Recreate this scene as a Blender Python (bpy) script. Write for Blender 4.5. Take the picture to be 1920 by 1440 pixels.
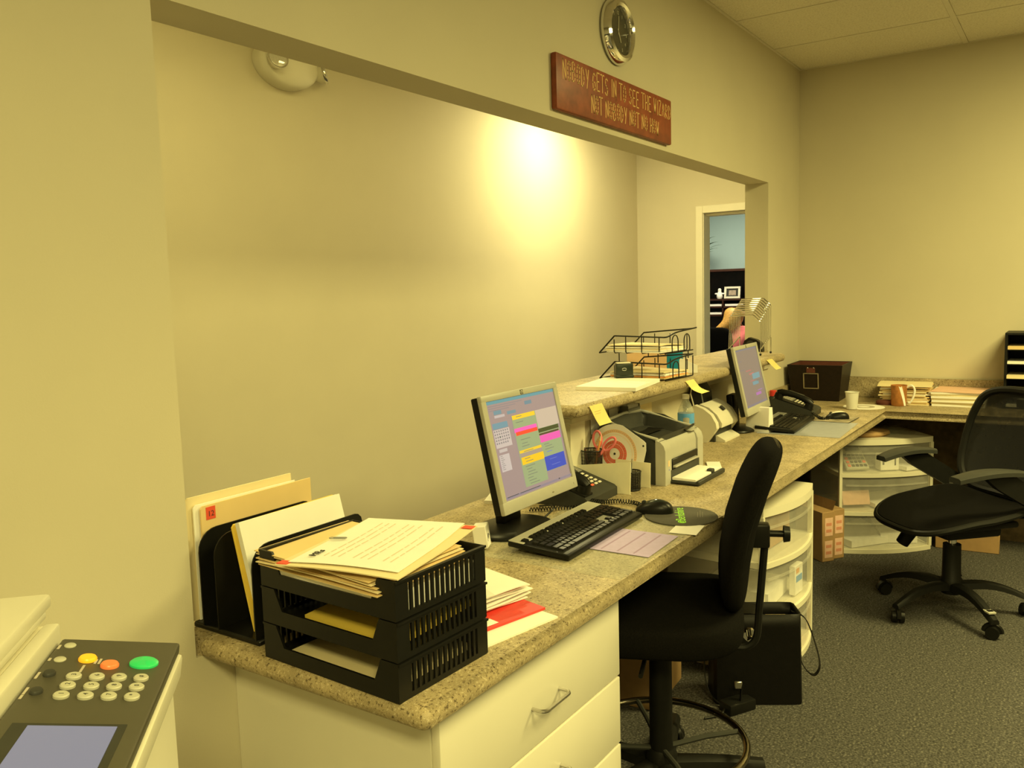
import bpy, bmesh, math, random
from mathutils import Matrix, Vector

random.seed(7)
S = bpy.context.scene
for _o in list(bpy.data.objects):
    bpy.data.objects.remove(_o, do_unlink=True)
COL = S.collection
R = math.radians

# ------------------------------------------------------------ camera
CAM_POS = Vector((0.0, -1.4269, 1.42))
_y, _p, _r = R(34.0066), R(-6.0822), R(-1.6231)
_fw = Vector((math.cos(_p)*math.cos(_y), math.cos(_p)*math.sin(_y), math.sin(_p)))
_rt = Vector((math.sin(_y), -math.cos(_y), 0)); _up = _rt.cross(_fw)
_r2 = _rt*math.cos(_r) + _up*math.sin(_r); _u2 = -_rt*math.sin(_r) + _up*math.cos(_r)
cam = bpy.data.cameras.new('camera'); cam.sensor_width = 36; cam.lens = 36*1582/1920
cam.clip_start = .02; cam.clip_end = 60
camo = bpy.data.objects.new('camera', cam); COL.objects.link(camo)
camo.matrix_world = Matrix(((_r2.x, _u2.x, -_fw.x, CAM_POS.x), (_r2.y, _u2.y, -_fw.y, CAM_POS.y), (_r2.z, _u2.z, -_fw.z, CAM_POS.z), (0, 0, 0, 1)))
S.camera = camo

# ------------------------------------------------------------ world, lamps, exposure
w = bpy.data.worlds.new('world'); S.world = w; w.use_nodes = True
w.node_tree.nodes['Background'].inputs[0].default_value = (1, .87, .5, 1)
w.node_tree.nodes['Background'].inputs[1].default_value = .02
WARM = (1.0, .86, .305)
def area(name, loc, sx, sy, power, col=WARM, spread=160, rot=(0, 0, 0)):
    l = bpy.data.lights.new(name, 'AREA'); l.shape = 'RECTANGLE'; l.size = sx; l.size_y = sy
    l.energy = power; l.color = col; l.spread = R(spread)
    o = bpy.data.objects.new(name, l); o.location = loc; o.rotation_euler = rot; COL.objects.link(o)
    return o
CEIL = 2.686
area('troffer_lamp', (1.3, -2.3, CEIL-.012), .56, 1.16, 31, spread=180)
area('troffer_lamp', (-.9, -2.5, CEIL-.012), .56, 1.16, 82, spread=166)
area('troffer_lamp', (3.55, -2.35, CEIL-.012), .56, 1.16, 84, spread=180)
area('troffer_lamp', (2.0, -3.9, CEIL-.012), .56, 1.16, 26, spread=140)
area('lobby_lamp', (1.7, .45, CEIL-.012), .5, .5, 12, spread=170)
area('lobby_lamp', (2.9, .55, CEIL-.012), .5, .5, 3, spread=170)
area('lobby_lamp', (-.9, .80, CEIL-.012), .5, .5, 10, spread=160)
area('lobby_downlight', (4.72, 1.02, CEIL-.03), .16, .16, 28, col=(1, .875, .40), spread=180)
area('study_lamp', (8.0, 1.6, CEIL-.012), 1.1, 1.1, 42, col=(1, .90, .58), spread=160)
S.view_settings.view_transform = 'Standard'; S.view_settings.look = 'None'
S.view_settings.gamma = 1; S.view_settings.use_curve_mapping = False
S.view_settings.exposure = .48
S.cycles.use_denoising = True
S.cycles.max_bounces = 8; S.cycles.diffuse_bounces = 5; S.cycles.glossy_bounces = 4
S.cycles.transmission_bounces = 6; S.cycles.transparent_max_bounces = 12
S.cycles.caustics_reflective = False; S.cycles.caustics_refractive = False
S.cycles.sample_clamp_indirect = 6

# ------------------------------------------------------------ materials
def _nt(name):
    m = bpy.data.materials.new(name); m.use_nodes = True
    return m, m.node_tree, m.node_tree.nodes['Principled BSDF']
def mat(name, col, rough=.5, metal=0, var=.06, scale=40, bump=0, bscale=200, spec=.5, emit=None, estr=1, coat=0, alpha=1, trans=0, ior=1.45):
    m, nt, b = _nt(name)
    N = nt.nodes
    tc = N.new('ShaderNodeTexCoord')
    if var > 0:
        nz = N.new('ShaderNodeTexNoise'); nz.inputs['Scale'].default_value = scale; nz.inputs['Detail'].default_value = 3
        nt.links.new(tc.outputs['Object'], nz.inputs['Vector'])
        rp = N.new('ShaderNodeValToRGB')
        rp.color_ramp.elements[0].position = .3; rp.color_ramp.elements[1].position = .7
        rp.color_ramp.elements[0].color = tuple(c*(1-var) for c in col) + (1,)
        rp.color_ramp.elements[1].color = tuple(min(1, c*(1+var)) for c in col) + (1,)
        nt.links.new(nz.outputs['Fac'], rp.inputs[0]); nt.links.new(rp.outputs[0], b.inputs['Base Color'])
    else:
        b.inputs['Base Color'].default_value = tuple(col) + (1,)
    b.inputs['Roughness'].default_value = rough; b.inputs['Metallic'].default_value = metal
    b.inputs['Specular IOR Level'].default_value = spec; b.inputs['Coat Weight'].default_value = coat
    b.inputs['Alpha'].default_value = alpha; b.inputs['Transmission Weight'].default_value = trans; b.inputs['IOR'].default_value = ior
    if bump > 0:
        n2 = N.new('ShaderNodeTexNoise'); n2.inputs['Scale'].default_value = bscale; n2.inputs['Detail'].default_value = 2
        nt.links.new(tc.outputs['Object'], n2.inputs['Vector'])
        bp = N.new('ShaderNodeBump'); bp.inputs['Strength'].default_value = bump; bp.inputs['Distance'].default_value = .002
        nt.links.new(n2.outputs['Fac'], bp.inputs['Height']); nt.links.new(bp.outputs[0], b.inputs['Normal'])
    if emit:
        b.inputs['Emission Color'].default_value = tuple(emit) + (1,); b.inputs['Emission Strength'].default_value = estr
    return m
def ramp_mat(name, stops, scale, detail=4, rough=.4, bump=0, scale2=None, spec=.5):
    m, nt, b = _nt(name); N = nt.nodes
    tc = N.new('ShaderNodeTexCoord'); nz = N.new('ShaderNodeTexNoise')
    nz.inputs['Scale'].default_value = scale; nz.inputs['Detail'].default_value = detail; nz.inputs['Roughness'].default_value = .65
    nt.links.new(tc.outputs['Object'], nz.inputs['Vector'])
    rp = N.new('ShaderNodeValToRGB'); e = rp.color_ramp.elements
    e[0].position, e[0].color = stops[0][0], stops[0][1] + (1,)
    e[1].position, e[1].color = stops[-1][0], stops[-1][1] + (1,)
    for p, c in stops[1:-1]:
        k = e.new(p); k.color = c + (1,)
    nt.links.new(nz.outputs['Fac'], rp.inputs[0])
    out = rp.outputs[0]
    if scale2:
        n3 = N.new('ShaderNodeTexNoise'); n3.inputs['Scale'].default_value = scale2; n3.inputs['Detail'].default_value = 2
        nt.links.new(tc.outputs['Object'], n3.inputs['Vector'])
        mr = N.new('ShaderNodeMapRange'); mr.inputs[1].default_value = .3; mr.inputs[2].default_value = .7; mr.inputs[3].default_value = .8; mr.inputs[4].default_value = 1.15
        nt.links.new(n3.outputs['Fac'], mr.inputs[0])
        mx = N.new('ShaderNodeVectorMath'); mx.operation = 'SCALE'
        nt.links.new(out, mx.inputs[0]); nt.links.new(mr.outputs[0], mx.inputs['Scale']); out = mx.outputs[0]
    nt.links.new(out, b.inputs['Base Color'])
    b.inputs['Roughness'].default_value = rough; b.inputs['Specular IOR Level'].default_value = spec
    if bump:
        bp = N.new('ShaderNodeBump'); bp.inputs['Strength'].default_value = bump; bp.inputs['Distance'].default_value = .003
        nt.links.new(nz.outputs['Fac'], bp.inputs['Height']); nt.links.new(bp.outputs[0], b.inputs['Normal'])
    return m
def sheer(name, col, opacity, rough=.4):
    """translucent plastic or open weave: part see-through, part solid"""
    m, nt, b = _nt(name); N = nt.nodes
    b.inputs['Base Color'].default_value = tuple(col) + (1,); b.inputs['Roughness'].default_value = rough
    tr = N.new('ShaderNodeBsdfTransparent'); mx = N.new('ShaderNodeMixShader')
    tc = N.new('ShaderNodeTexCoord'); nz = N.new('ShaderNodeTexNoise'); nz.inputs['Scale'].default_value = 30
    nt.links.new(tc.outputs['Object'], nz.inputs['Vector'])
    mr = N.new('ShaderNodeMapRange'); mr.inputs[3].default_value = opacity-.06; mr.inputs[4].default_value = opacity+.06
    nt.links.new(nz.outputs['Fac'], mr.inputs[0]); nt.links.new(mr.outputs[0], mx.inputs[0])
    nt.links.new(tr.outputs[0], mx.inputs[1]); nt.links.new(b.outputs[0], mx.inputs[2])
    nt.links.new(mx.outputs[0], N['Material Output'].inputs[0])
    return m
def glow(name, col, s=1.0):
    m, nt, b = _nt(name); N = nt.nodes
    b.inputs['Base Color'].default_value = (.02, .02, .02, 1); b.inputs['Roughness'].default_value = .35
    b.inputs['Emission Color'].default_value = tuple(col) + (1,); b.inputs['Emission Strength'].default_value = s
    return m

M = {}
M['wall'] = mat('wall_paint', (.64, .59, .46), .75, var=.02, scale=3, bump=.08, bscale=300, spec=.25)
M['wall_white'] = mat('trim_paint', (.80, .76, .62), .45, var=.015, scale=8)
M['blue_wall'] = mat('blue_wall_paint', (.40, .55, .60), .8, var=.02, scale=3)
M['tile'] = ramp_mat('ceiling_tile', [(.3, (.64, .60, .50)), (.5, (.78, .74, .63)), (.7, (.83, .79, .68))], 120, 3, .9, bump=.3, spec=.1)
M['gridbar'] = mat('grid_bar_paint', (.74, .70, .6), .5, var=.02)
M['carpet'] = ramp_mat('carpet', [(.30, (.022, .022, .021)), (.44, (.062, .060, .057)), (.58, (.112, .108, .102)), (.70, (.28, .26, .235))], 140, 5, .95, bump=.6, scale2=60, spec=.1)
M['granite'] = ramp_mat('granite_laminate', [(.30, (.06, .04, .02)), (.40, (.20, .15, .085)), (.47, (.50, .41, .25)), (.54, (.33, .255, .145)), (.62, (.62, .54, .37)), (.74, (.50, .31, .12))], 165, 6, .5, scale2=14)
M['cab'] = mat('white_laminate', (.80, .765, .655), .38, var=.012, scale=6)
M['steel'] = mat('brushed_steel', (.62, .60, .56), .3, 1, var=.05)
M['chrome'] = mat('chrome', (.80, .80, .80), .06, 1, var=0)
M['black'] = mat('black_plastic', (.008, .008, .007), .34, var=.1, spec=.3)
M['black_m'] = mat('matt_black_plastic', (.009, .009, .008), .5, var=.1, spec=.25)
M['fabric'] = mat('black_fabric', (.007, .0066, .006), .95, var=.25, scale=300, bump=.4, bscale=600, spec=.06)
M['mesh'] = sheer('chair_mesh', (.008, .008, .008), .93, .9)
M['rubber'] = mat('dark_rubber', (.02, .02, .019), .7, var=.1)
M['paper'] = mat('white_paper', (.93, .915, .88), .7, var=.02, scale=12, spec=.2)
M['manila'] = mat('manila_card', (.82, .62, .32), .7, var=.04, scale=10, spec=.2)
M['manila_l'] = mat('pale_manila_card', (.86, .74, .48), .7, var=.04, scale=10, spec=.2)
M['yellowf'] = mat('yellow_card', (.90, .66, .12), .7, var=.03, spec=.2)
M['note'] = mat('sticky_note_paper', (.95, .83, .33), .7, var=.03, spec=.2)
M['ink'] = mat('print_ink', (.03, .03, .03), .7, var=0)
M['inkl'] = mat('pale_print', (.50, .45, .38), .7, var=0)
M['red'] = mat('red_plastic', (.70, .05, .04), .4, var=.05)
M['redtag'] = mat('red_tag', (.80, .10, .05), .6, var=0)
M['silver'] = mat('silver_plastic', (.46, .45, .40), .4, var=.02)
M['grey'] = mat('grey_plastic', (.26, .26, .24), .45, var=.04)
M['dgrey'] = mat('dark_grey_plastic', (.040, .041, .037), .5, var=.06, spec=.3)
M['beige'] = mat('ivory_plastic', (.76, .73, .62), .42, var=.015, scale=8)
M['clear'] = sheer('translucent_drawer', (.82, .80, .72), .17, .3)
M['vinyl'] = sheer('clear_vinyl', (.60, .64, .54), .13, .08)
M['vinyl_blue'] = sheer('bluish_vinyl', (.50, .52, .58), .72, .25)
M['purple'] = mat('lilac_paper', (.50, .40, .72), .7, var=.05, scale=60)
M['lime'] = mat('lime_ink', (.36, .82, .05), .6, var=0)
M['padgrey'] = mat('mouse_pad_cloth', (.085, .08, .066), .85, var=.08, scale=200)
M['wood'] = ramp_mat('sign_wood', [(.3, (.20, .042, .018)), (.55, (.28, .06, .025)), (.75, (.33, .085, .033))], 9, 5, .45, scale2=30)
M['gold'] = mat('sign_letter_gold', (.78, .52, .22), .5, var=.05)
M['dial'] = mat('clock_dial', (.06, .055, .035), .25, var=.05)
M['dialink'] = mat('clock_numerals', (.70, .66, .50), .5, var=0)
M['leather'] = mat('dark_brown_leatherette', (.012, .007, .005), .45, var=.2, scale=60, bump=.2, spec=.3)
M['leather_in'] = mat('brown_lining', (.11, .03, .02), .8, var=.1)
M['cardb'] = mat('cardboard', (.42, .26, .12), .8, var=.06, scale=30)
M['pink'] = mat('pink_plastic', (.88, .22, .24), .4, var=.03)
M['orange'] = mat('orange_plastic', (.92, .42, .14), .4, var=.03)
M['peach'] = mat('peach_print', (.88, .60, .36), .7, var=.02)
M['redprint'] = mat('red_print', (.82, .16, .10), .7, var=.03)
M['teal'] = mat('teal_card', (.0, .22, .40), .6, var=.04)
M['stamp'] = mat('dark_green_black_plastic', (.02, .028, .02), .35, var=.08)
M['cupw'] = sheer('frosted_cup', (.85, .84, .78), .8, .35)
M['water'] = sheer('bottle_plastic', (.75, .78, .70), .32, .08)
M['blabel'] = mat('blue_bottle_label', (.12, .38, .85), .4, var=.08, scale=80)
M['brownprint'] = mat('brown_print', (.45, .18, .05), .6, var=.25, scale=40)
M['pinkpaper'] = mat('pink_paper', (.86, .55, .42), .7, var=.05, scale=50)
M['hutch'] = mat('dark_cherry_wood', (.045, .016, .010), .4, var=.25, scale=14)
M['hair'] = mat('blond_hair', (.55, .30, .07), .5, var=.25, scale=60)
M['shirt'] = mat('pink_cloth', (.85, .22, .24), .85, var=.06, scale=40)
M['skin'] = mat('skin', (.72, .45, .30), .55, var=.04)
M['leaf'] = mat('leaf', (.03, .09, .04), .5, var=.2)
M['photo'] = mat('photograph_print', (.38, .30, .24), .4, var=.3, scale=60)
M['lens'] = mat('lamp_lens', (.75, .75, .72), .08, .6, var=.1, scale=120)
M['btn_y'] = mat('amber_button', (.95, .48, .02), .35, var=0, emit=(1, .45, .02), estr=.28)
M['btn_r'] = mat('orange_button', (.92, .22, .07), .35, var=0, emit=(1, .2, .05), estr=.15)
M['btn_g'] = mat('green_button', (.03, .50, .12), .35, var=0, emit=(.02, .6, .12), estr=.22)
M['copier_panel'] = mat('copier_panel_grey', (.075, .07, .05), .5, var=.04)
M['keycap'] = mat('keycap_grey', (.50, .49, .40), .4, var=.02)
M['lcd'] = glow('copier_screen', (.30, .30, .37), .55)
M['calc'] = mat('calculator_grey', (.50, .50, .42), .5, var=.04)

# ------------------------------------------------------------ mesh building
def frame(o, x=(1, 0, 0), y=(0, 1, 0), z=None):
    x = Vector(x).normalized(); y = Vector(y)
    if z is None:
        z = x.cross(y).normalized(); y = z.cross(x)
    z = Vector(z).normalized(); y = z.cross(x).normalized()
    o = Vector(o)
    return Matrix(((x.x, y.x, z.x, o.x), (x.y, y.y, z.y, o.y), (x.z, y.z, z.z, o.z), (0, 0, 0, 1)))
def TR(x=0, y=0, z=0, rz=0, rx=0, ry=0):
    return Matrix.Translation((x, y, z)) @ Matrix.Rotation(rz, 4, 'Z') @ Matrix.Rotation(ry, 4, 'Y') @ Matrix.Rotation(rx, 4, 'X')
class MB:
    def __init__(s):
        s.v = []; s.f = []; s.mi = []; s.sm = []; s.M = Matrix()
    def add(s, vs, fs, mi=0, sm=False):
        n = len(s.v)
        s.v += [tuple(s.M @ Vector(v)) for v in vs]
        for f in fs:
            s.f.append([i+n for i in f]); s.mi.append(mi); s.sm.append(sm)
        return s
    def box(s, x0, x1, y0, y1, z0, z1, mi=0):
        vs = [(x, y, z) for z in (z0, z1) for y in (y0, y1) for x in (x0, x1)]
        return s.add(vs, [(0, 2, 3, 1), (4, 5, 7, 6), (0, 1, 5, 4), (2, 6, 7, 3), (0, 4, 6, 2), (1, 3, 7, 5)], mi)
    def rbox(s, x0, x1, y0, y1, z0, z1, r=.004, seg=2, mi=0, only=None):
        bm = bmesh.new(); bmesh.ops.create_cube(bm, size=1)
        for v in bm.verts:
            v.co = ((x0+x1)/2+v.co.x*(x1-x0), (y0+y1)/2+v.co.y*(y1-y0), (z0+z1)/2+v.co.z*(z1-z0))
        ed = bm.edges[:]
        if only == 'z':
            ed = [e for e in ed if abs(e.verts[0].co.z-e.verts[1].co.z) > 1e-6]
        elif only == 'x':
            ed = [e for e in ed if abs(e.verts[0].co.x-e.verts[1].co.x) > 1e-6]
        elif only == 'y':
            ed = [e for e in ed if abs(e.verts[0].co.y-e.verts[1].co.y) > 1e-6]
        bmesh.ops.bevel(bm, geom=ed, offset=r, segments=seg, affect='EDGES', profile=.5)
        s.bm(bm, mi, True); return s
    def bm(s, bm, mi=0, sm=True):
        bm.verts.index_update()
        s.add([v.co.copy() for v in bm.verts], [[v.index for v in f.verts] for f in bm.faces], mi, sm); bm.free()
    def cyl(s, p0, p1, r0, r1=None, n=16, mi=0, caps=True):
        if r1 is None: r1 = r0
        p0 = Vector(p0); p1 = Vector(p1); d = (p1-p0).normalized()
        a = d.orthogonal().normalized(); b = d.cross(a)
        vs = [p0+(a*math.cos(t)+b*math.sin(t))*r0 for t in [2*math.pi*i/n for i in range(n)]]
        vs += [p1+(a*math.cos(t)+b*math.sin(t))*r1 for t in [2*math.pi*i/n for i in range(n)]]
        fs = [(i, (i+1) % n, (i+1) % n+n, i+n) for i in range(n)]
        s.add(vs, fs, mi, True)
        if caps:
            s.add(vs[:n], [list(range(n))[::-1]], mi); s.add(vs[n:], [list(range(n))], mi)
        return s
    def tube(s, pts, r, n=8, closed=False, mi=0, rs=None):
        P = [Vector(p) for p in pts]; m = len(P); up = None; rings = []
        for i, p in enumerate(P):
            if closed: d = P[(i+1) % m]-P[i-1]
            else: d = P[min(i+1, m-1)]-P[max(i-1, 0)]
            d.normalize()
            if up is None: up = d.orthogonal().normalized()
            up = (up-d*up.dot(d)).normalized(); b = d.cross(up)
            rr = rs[i] if rs else r
            rings.append([p+(up*math.cos(2*math.pi*k/n)+b*math.sin(2*math.pi*k/n))*rr for k in range(n)])
        vs = [v for q in rings for v in q]; fs = []
        for i in range(m if closed else m-1):
            j = (i+1) % m
            for k in range(n):
                fs.append((i*n+k, i*n+(k+1) % n, j*n+(k+1) % n, j*n+k))
        s.add(vs, fs, mi, True)
        if not closed:
            s.add(rings[0], [list(range(n))[::-1]], mi); s.add(rings[-1], [list(range(n))], mi)
        return s
    def lathe(s, prof, n=24, mi=0, cx=0, cy=0, sx=1, sy=1):
        vs = []; fs = []; m = len(prof)
        for k in range(n):
            t = 2*math.pi*k/n
            vs += [(cx+r*math.cos(t)*sx, cy+r*math.sin(t)*sy, z) for r, z in prof]
        for k in range(n):
            j = (k+1) % n
            for i in range(m-1):
                fs.append((k*m+i, j*m+i, j*m+i+1, k*m+i+1))
        return s.add(vs, fs, mi, True)
    def prism(s, poly, z0, z1, mi=0, sm=False):
        n = len(poly)
        vs = [(x, y, z0) for x, y in poly]+[(x, y, z1) for x, y in poly]
        s.add(vs, [list(range(n))[::-1], [i+n for i in range(n)]], mi)
        s.add(vs, [(i, (i+1) % n, (i+1) % n+n, i+n) for i in range(n)], mi, sm)
        return s
    def grid(s, fn, nu, nv, th=0, mi=0, sm=True):
        """sheet fn(u,v)->(x,y,z), thickened downwards by th"""
        vs = [Vector(fn(i/nu, j/nv)) for j in range(nv+1) for i in range(nu+1)]
        k = nu+1
        fs = [(j*k+i, j*k+i+1, (j+1)*k+i+1, (j+1)*k+i) for j in range(nv) for i in range(nu)]
        s.add(vs, fs, mi, sm)
        if th:
            n = len(vs); lo = [v-Vector((0, 0, th)) for v in vs]
            s.add(lo, [f[::-1] for f in fs], mi, sm)
            b = [i for i in range(k)]+[j*k+nu for j in range(1, nv+1)]+[nv*k+i for i in range(nu-1, -1, -1)]+[j*k for j in range(nv-1, 0, -1)]
            al = [vs[i] for i in b]+[lo[i] for i in b]; m = len(b)
            s.add(al, [(i+m, (i+1) % m+m, (i+1) % m, i) for i in range(m)], mi)
        return s
    def ball(s, c, rx, ry=None, rz=None, n=16, m=10, mi=0):
        ry = ry or rx; rz = rz or rx
        pr = [(math.sin(math.pi*i/m), -math.cos(math.pi*i/m)) for i in range(m+1)]
        vs = []; fs = []
        for k in range(n):
            t = 2*math.pi*k/n
            vs += [(c[0]+rx*r*math.cos(t), c[1]+ry*r*math.sin(t), c[2]+rz*z) for r, z in pr]
        for k in range(n):
            j = (k+1) % n
            for i in range(m):
                fs.append((k*(m+1)+i, j*(m+1)+i, j*(m+1)+i+1, k*(m+1)+i+1))
        return s.add(vs, fs, mi, True)
    def ribbon(s, pts, wd, h0, h1, mi=0):
        """flat stroke in the xy plane of s.M"""
        for (x0, y0), (x1, y1) in zip(pts[:-1], pts[1:]):
            d = Vector((x1-x0, y1-y0)); L = d.length
            if L < 1e-6: continue
            d /= L; nn = Vector((-d.y, d.x))*wd/2; e = d*wd*.35
            a = Vector((x0, y0))-e; b = Vector((x1, y1))+e
            s.prism([tuple(a-nn), tuple(b-nn), tuple(b+nn), tuple(a+nn)], h0, h1, mi)
        return s
    def text(s, body, size, mi=0, h=.0004, align='LEFT', sx=1):
        cu = bpy.data.curves.new('t', 'FONT'); cu.body = body; cu.size = size; cu.align_x = align; cu.extrude = h; cu.resolution_u = 3
        o = bpy.data.objects.new('t', cu); COL.objects.link(o)
        bpy.context.view_layer.update()
        me = o.evaluated_get(bpy.context.evaluated_depsgraph_get()).to_mesh()
        s.add([(v.co.x*sx, v.co.y, v.co.z) for v in me.vertices], [list(p.vertices) for p in me.polygons], mi)
        bpy.data.objects.remove(o, do_unlink=True); bpy.data.curves.remove(cu)
        return s
    def build(s, name, mats, parent=None, ang=40, kind=None, label=None):
        me = bpy.data.meshes.new(name); me.from_pydata(s.v, [], s.f)
        for m in (mats if isinstance(mats, (list, tuple)) else [mats]):
            me.materials.append(M[m] if isinstance(m, str) else m)
        me.polygons.foreach_set('material_index', s.mi); me.polygons.foreach_set('use_smooth', s.sm)
        b = bmesh.new(); b.from_mesh(me); bmesh.ops.remove_doubles(b, verts=b.verts, dist=1e-6)
        bmesh.ops.recalc_face_normals(b, faces=b.faces); b.to_mesh(me); b.free()
        me.set_sharp_from_angle(angle=R(ang)); me.update()
        o = bpy.data.objects.new(name, me); COL.objects.link(o)
        if parent: o.parent = parent
        if kind: o['kind'] = kind
        if label: o['label'] = label
        return o
def thing(name, label, cat, loc=(0, 0, 0), rz=0, group=None):
    o = bpy.data.objects.new(name, None); o.empty_display_size = .05; COL.objects.link(o)
    o.location = loc; o.rotation_euler = (0, 0, rz); o['label'] = label; o['category'] = cat
    if group: o['group'] = group
    return o
def tag(o, label, cat, group=None):
    o['label'] = label; o['category'] = cat
    if group: o['group'] = group
    return o
def struct(mb, name, mats, parent=None, **k):
    return mb.build(name, mats, parent, kind=None if parent else 'structure', **k)
def share(o, parent, M4=None):
    c = o.copy(); COL.objects.link(c); c.parent = parent
    if M4 is not None: c.matrix_basis = M4
    return c
def arc(c, r, a0, a1, n, ax=(1, 0, 0), ay=(0, 0, 1)):
    c = Vector(c); ax = Vector(ax); ay = Vector(ay)
    return [c+ax*(r*math.cos(a0+(a1-a0)*i/n))+ay*(r*math.sin(a0+(a1-a0)*i/n)) for i in range(n+1)]
def smooth(pts, n=6):
    """Catmull-Rom through pts"""
    P = [Vector(p) for p in pts]; P = [P[0]*2-P[1]]+P+[P[-1]*2-P[-2]]; out = []
    for i in range(1, len(P)-2):
        for k in range(n):
            t = k/n; a, b, c, d = P[i-1], P[i], P[i+1], P[i+2]
            out.append(.5*((2*b)+(c-a)*t+(2*a-5*b+4*c-d)*t*t+(3*b-a-3*c+d)*t*t*t))
    out.append(P[-2]); return out

# ------------------------------------------------------------ the room
T = .128; ZH = 1.981; XL = .978; XR = 4.65; XF = 5.25; DESK = .76
mb = MB()
mb.box(-4.6, XL-.006, 0, T, 0, CEIL).box(XL-.006, XR, 0, T, ZH, CEIL).box(XR, XF, 0, T, 0, CEIL)
mb.box(XL-.006, 2.44, 0, T, 0, .722).box(2.44, XR, 0, T, 0, 1.028)
struct(mb, 'wall_left', 'wall')
struct(MB().box(XF, XF+.12, -7.0, T, 0, CEIL), 'wall_far', 'wall')
struct(MB().box(-4.6, XF+.12, -7.12, -7.0, 0, CEIL), 'wall_right', 'wall')
struct(MB().box(-4.72, -4.6, -7.12, 1.515, 0, CEIL), 'wall_back', 'wall')
struct(MB().box(-4.72, 10.2, -7.12, 4.2, -.1, 0), 'floor', 'carpet')
c = struct(MB().box(-4.72, XF+.12, -7.12, 0.0, CEIL+.02, CEIL+.10), 'ceiling', 'tile')
# lay-in tiles and the bars between them
tx = [5.25-.54-.6*i for i in range(16)]; tx = [5.25]+tx; ty = [0, -.87, -2.09, -3.31, -4.53, -5.75, -7.0]
proto = {}
for i in range(len(tx)-1):
    for j in range(len(ty)-1):
        wx = round(tx[i]-tx[i+1], 3); wy = round(ty[j]-ty[j+1], 3); k = (wx, wy)
        if k not in proto:
            o = MB().rbox(-wx/2+.012, wx/2-.012, -wy/2+.012, wy/2-.012, CEIL-.001, CEIL+.019, .003, 1).build('ceiling_tile', 'tile', c)
            proto[k] = o
        else:
            o = share(proto[k], c)
        o.location = ((tx[i]+tx[i+1])/2, (ty[j]+ty[j+1])/2, 0)
for x in tx[:-1]:
    MB().box(max(x-.012, -4.6), min(x+.012, XF), -7.0, 0, CEIL-.003, CEIL+.018).build('grid_bar', 'gridbar', c)
for y in ty:
    MB().box(-4.6, XF, max(y-.012, -7.0), min(y+.012, 0), CEIL-.004, CEIL+.017).build('grid_bar', 'gridbar', c)
# lobby behind the opening
XE = 6.2; YL = 1.515
struct(MB().box(-4.72, XE, YL, YL+.12, 0, CEIL), 'wall_lobby', 'wall')
DY0, DY1, DZ = .20, .968, 1.985
mb = MB().box(XE, XE+.12, DY1, YL+.12, 0, CEIL).box(XE, XE+.12, T-.4, DY0, 0, CEIL).box(XE, XE+.12, DY0, DY1, DZ, CEIL)
struct(mb, 'wall_lobby_end', 'wall')
struct(MB().box(XF+.12, XE, T-.12, T, 0, CEIL), 'wall_lobby_side', 'wall')
struct(MB().box(-4.72, XE+.12, T, YL+.12, CEIL, CEIL+.1), 'ceiling_lobby', 'tile')
d = struct(MB().box(XE+.03, XE+.12, DY1-.006, DY1, 0, DZ).box(XE+.03, XE+.12, DY0, DY0+.018, 0, DZ).box(XE+.03, XE+.12, DY0, DY1, DZ-.018, DZ), 'door_1', 'wall_white')
struct(MB().rbox(XE-.018, XE+.03, DY1, DY1+.055, 0, DZ+.057, .004, 1).box(XE-.004, XE+.03, DY1-.006, DY1, 0, DZ), 'door_casing', 'wall_white', d)
struct(MB().rbox(XE-.018, XE+.03, DY0-.057, DY0, 0, DZ+.057, .004, 1), 'door_casing', 'wall_white', d)
struct(MB().rbox(XE-.0179, XE+.03, DY0, DY1, DZ, DZ+.057, .004, 1), 'door_casing', 'wall_white', d)
# study beyond the door
struct(MB().box(9.45, 9.57, -.6, 4.0, 0, CEIL), 'wall_study_far', 'blue_wall')
struct(MB().box(XE+.12, 9.57, 4.0, 4.12, 0, CEIL), 'wall_study_left', 'blue_wall')
struct(MB().box(XE+.12, 9.57, -.72, -.6, 0, CEIL), 'wall_study_right', 'blue_wall')
struct(MB().box(XE+.12, 9.57, -.72, 4.12, CEIL, CEIL+.1), 'ceiling_study', 'tile')
struct(MB().box(XE+.121, XE+.13, YL+.13, 4.0, 0, CEIL), 'wall_study_near', 'blue_wall')

# ------------------------------------------------------------ counters
def slab(outline, z0, z1, soft, r=.0186, seg=5):
    """extruded plan with the edges that join consecutive 'soft' corners rounded over"""
    bm = bmesh.new(); n = len(outline)
    lo = [bm.verts.new((x, y, z0)) for x, y in outline]; hi = [bm.verts.new((x, y, z1)) for x, y in outline]
    bm.faces.new(lo[::-1]); bm.faces.new(hi)
    for i in range(n):
        j = (i+1) % n; bm.faces.new((lo[i], lo[j], hi[j], hi[i]))
    ed = []
    for i in soft:
        j = (i+1) % n
        ed += [bm.edges.get((lo[i], lo[j])), bm.edges.get((hi[i], hi[j]))]
        if j in soft: ed.append(bm.edges.get((lo[j], hi[j])))
    bmesh.ops.bevel(bm, geom=ed, offset=r, segments=seg, affect='EDGES', profile=.5)
    m = MB(); m.bm(bm, 0, True); return m
ct = thing('desk_counter', 'speckled tan granite-look L-shaped desk counter with rounded front edge along the wall', 'counter', (.973, -.587, 0))
def cl(pts): return [(x-.973, y+.587) for x, y in pts]
slab(cl([(.973, -.587), (4.70, -.587), (4.70, -3.6), (5.249, -3.6), (5.249, -.001), (2.439, -.001), (2.439, .17), (.979, .17), (.979, -.001), (.973, -.001)]), .722, DESK, [0, 1, 9, 8]).build('worktop', 'granite', ct, ang=35)
MB().rbox(4.257, 4.2755, -3.0, .565, DESK, DESK+.12, .003, 1).build('backsplash', 'granite', ct)
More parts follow.
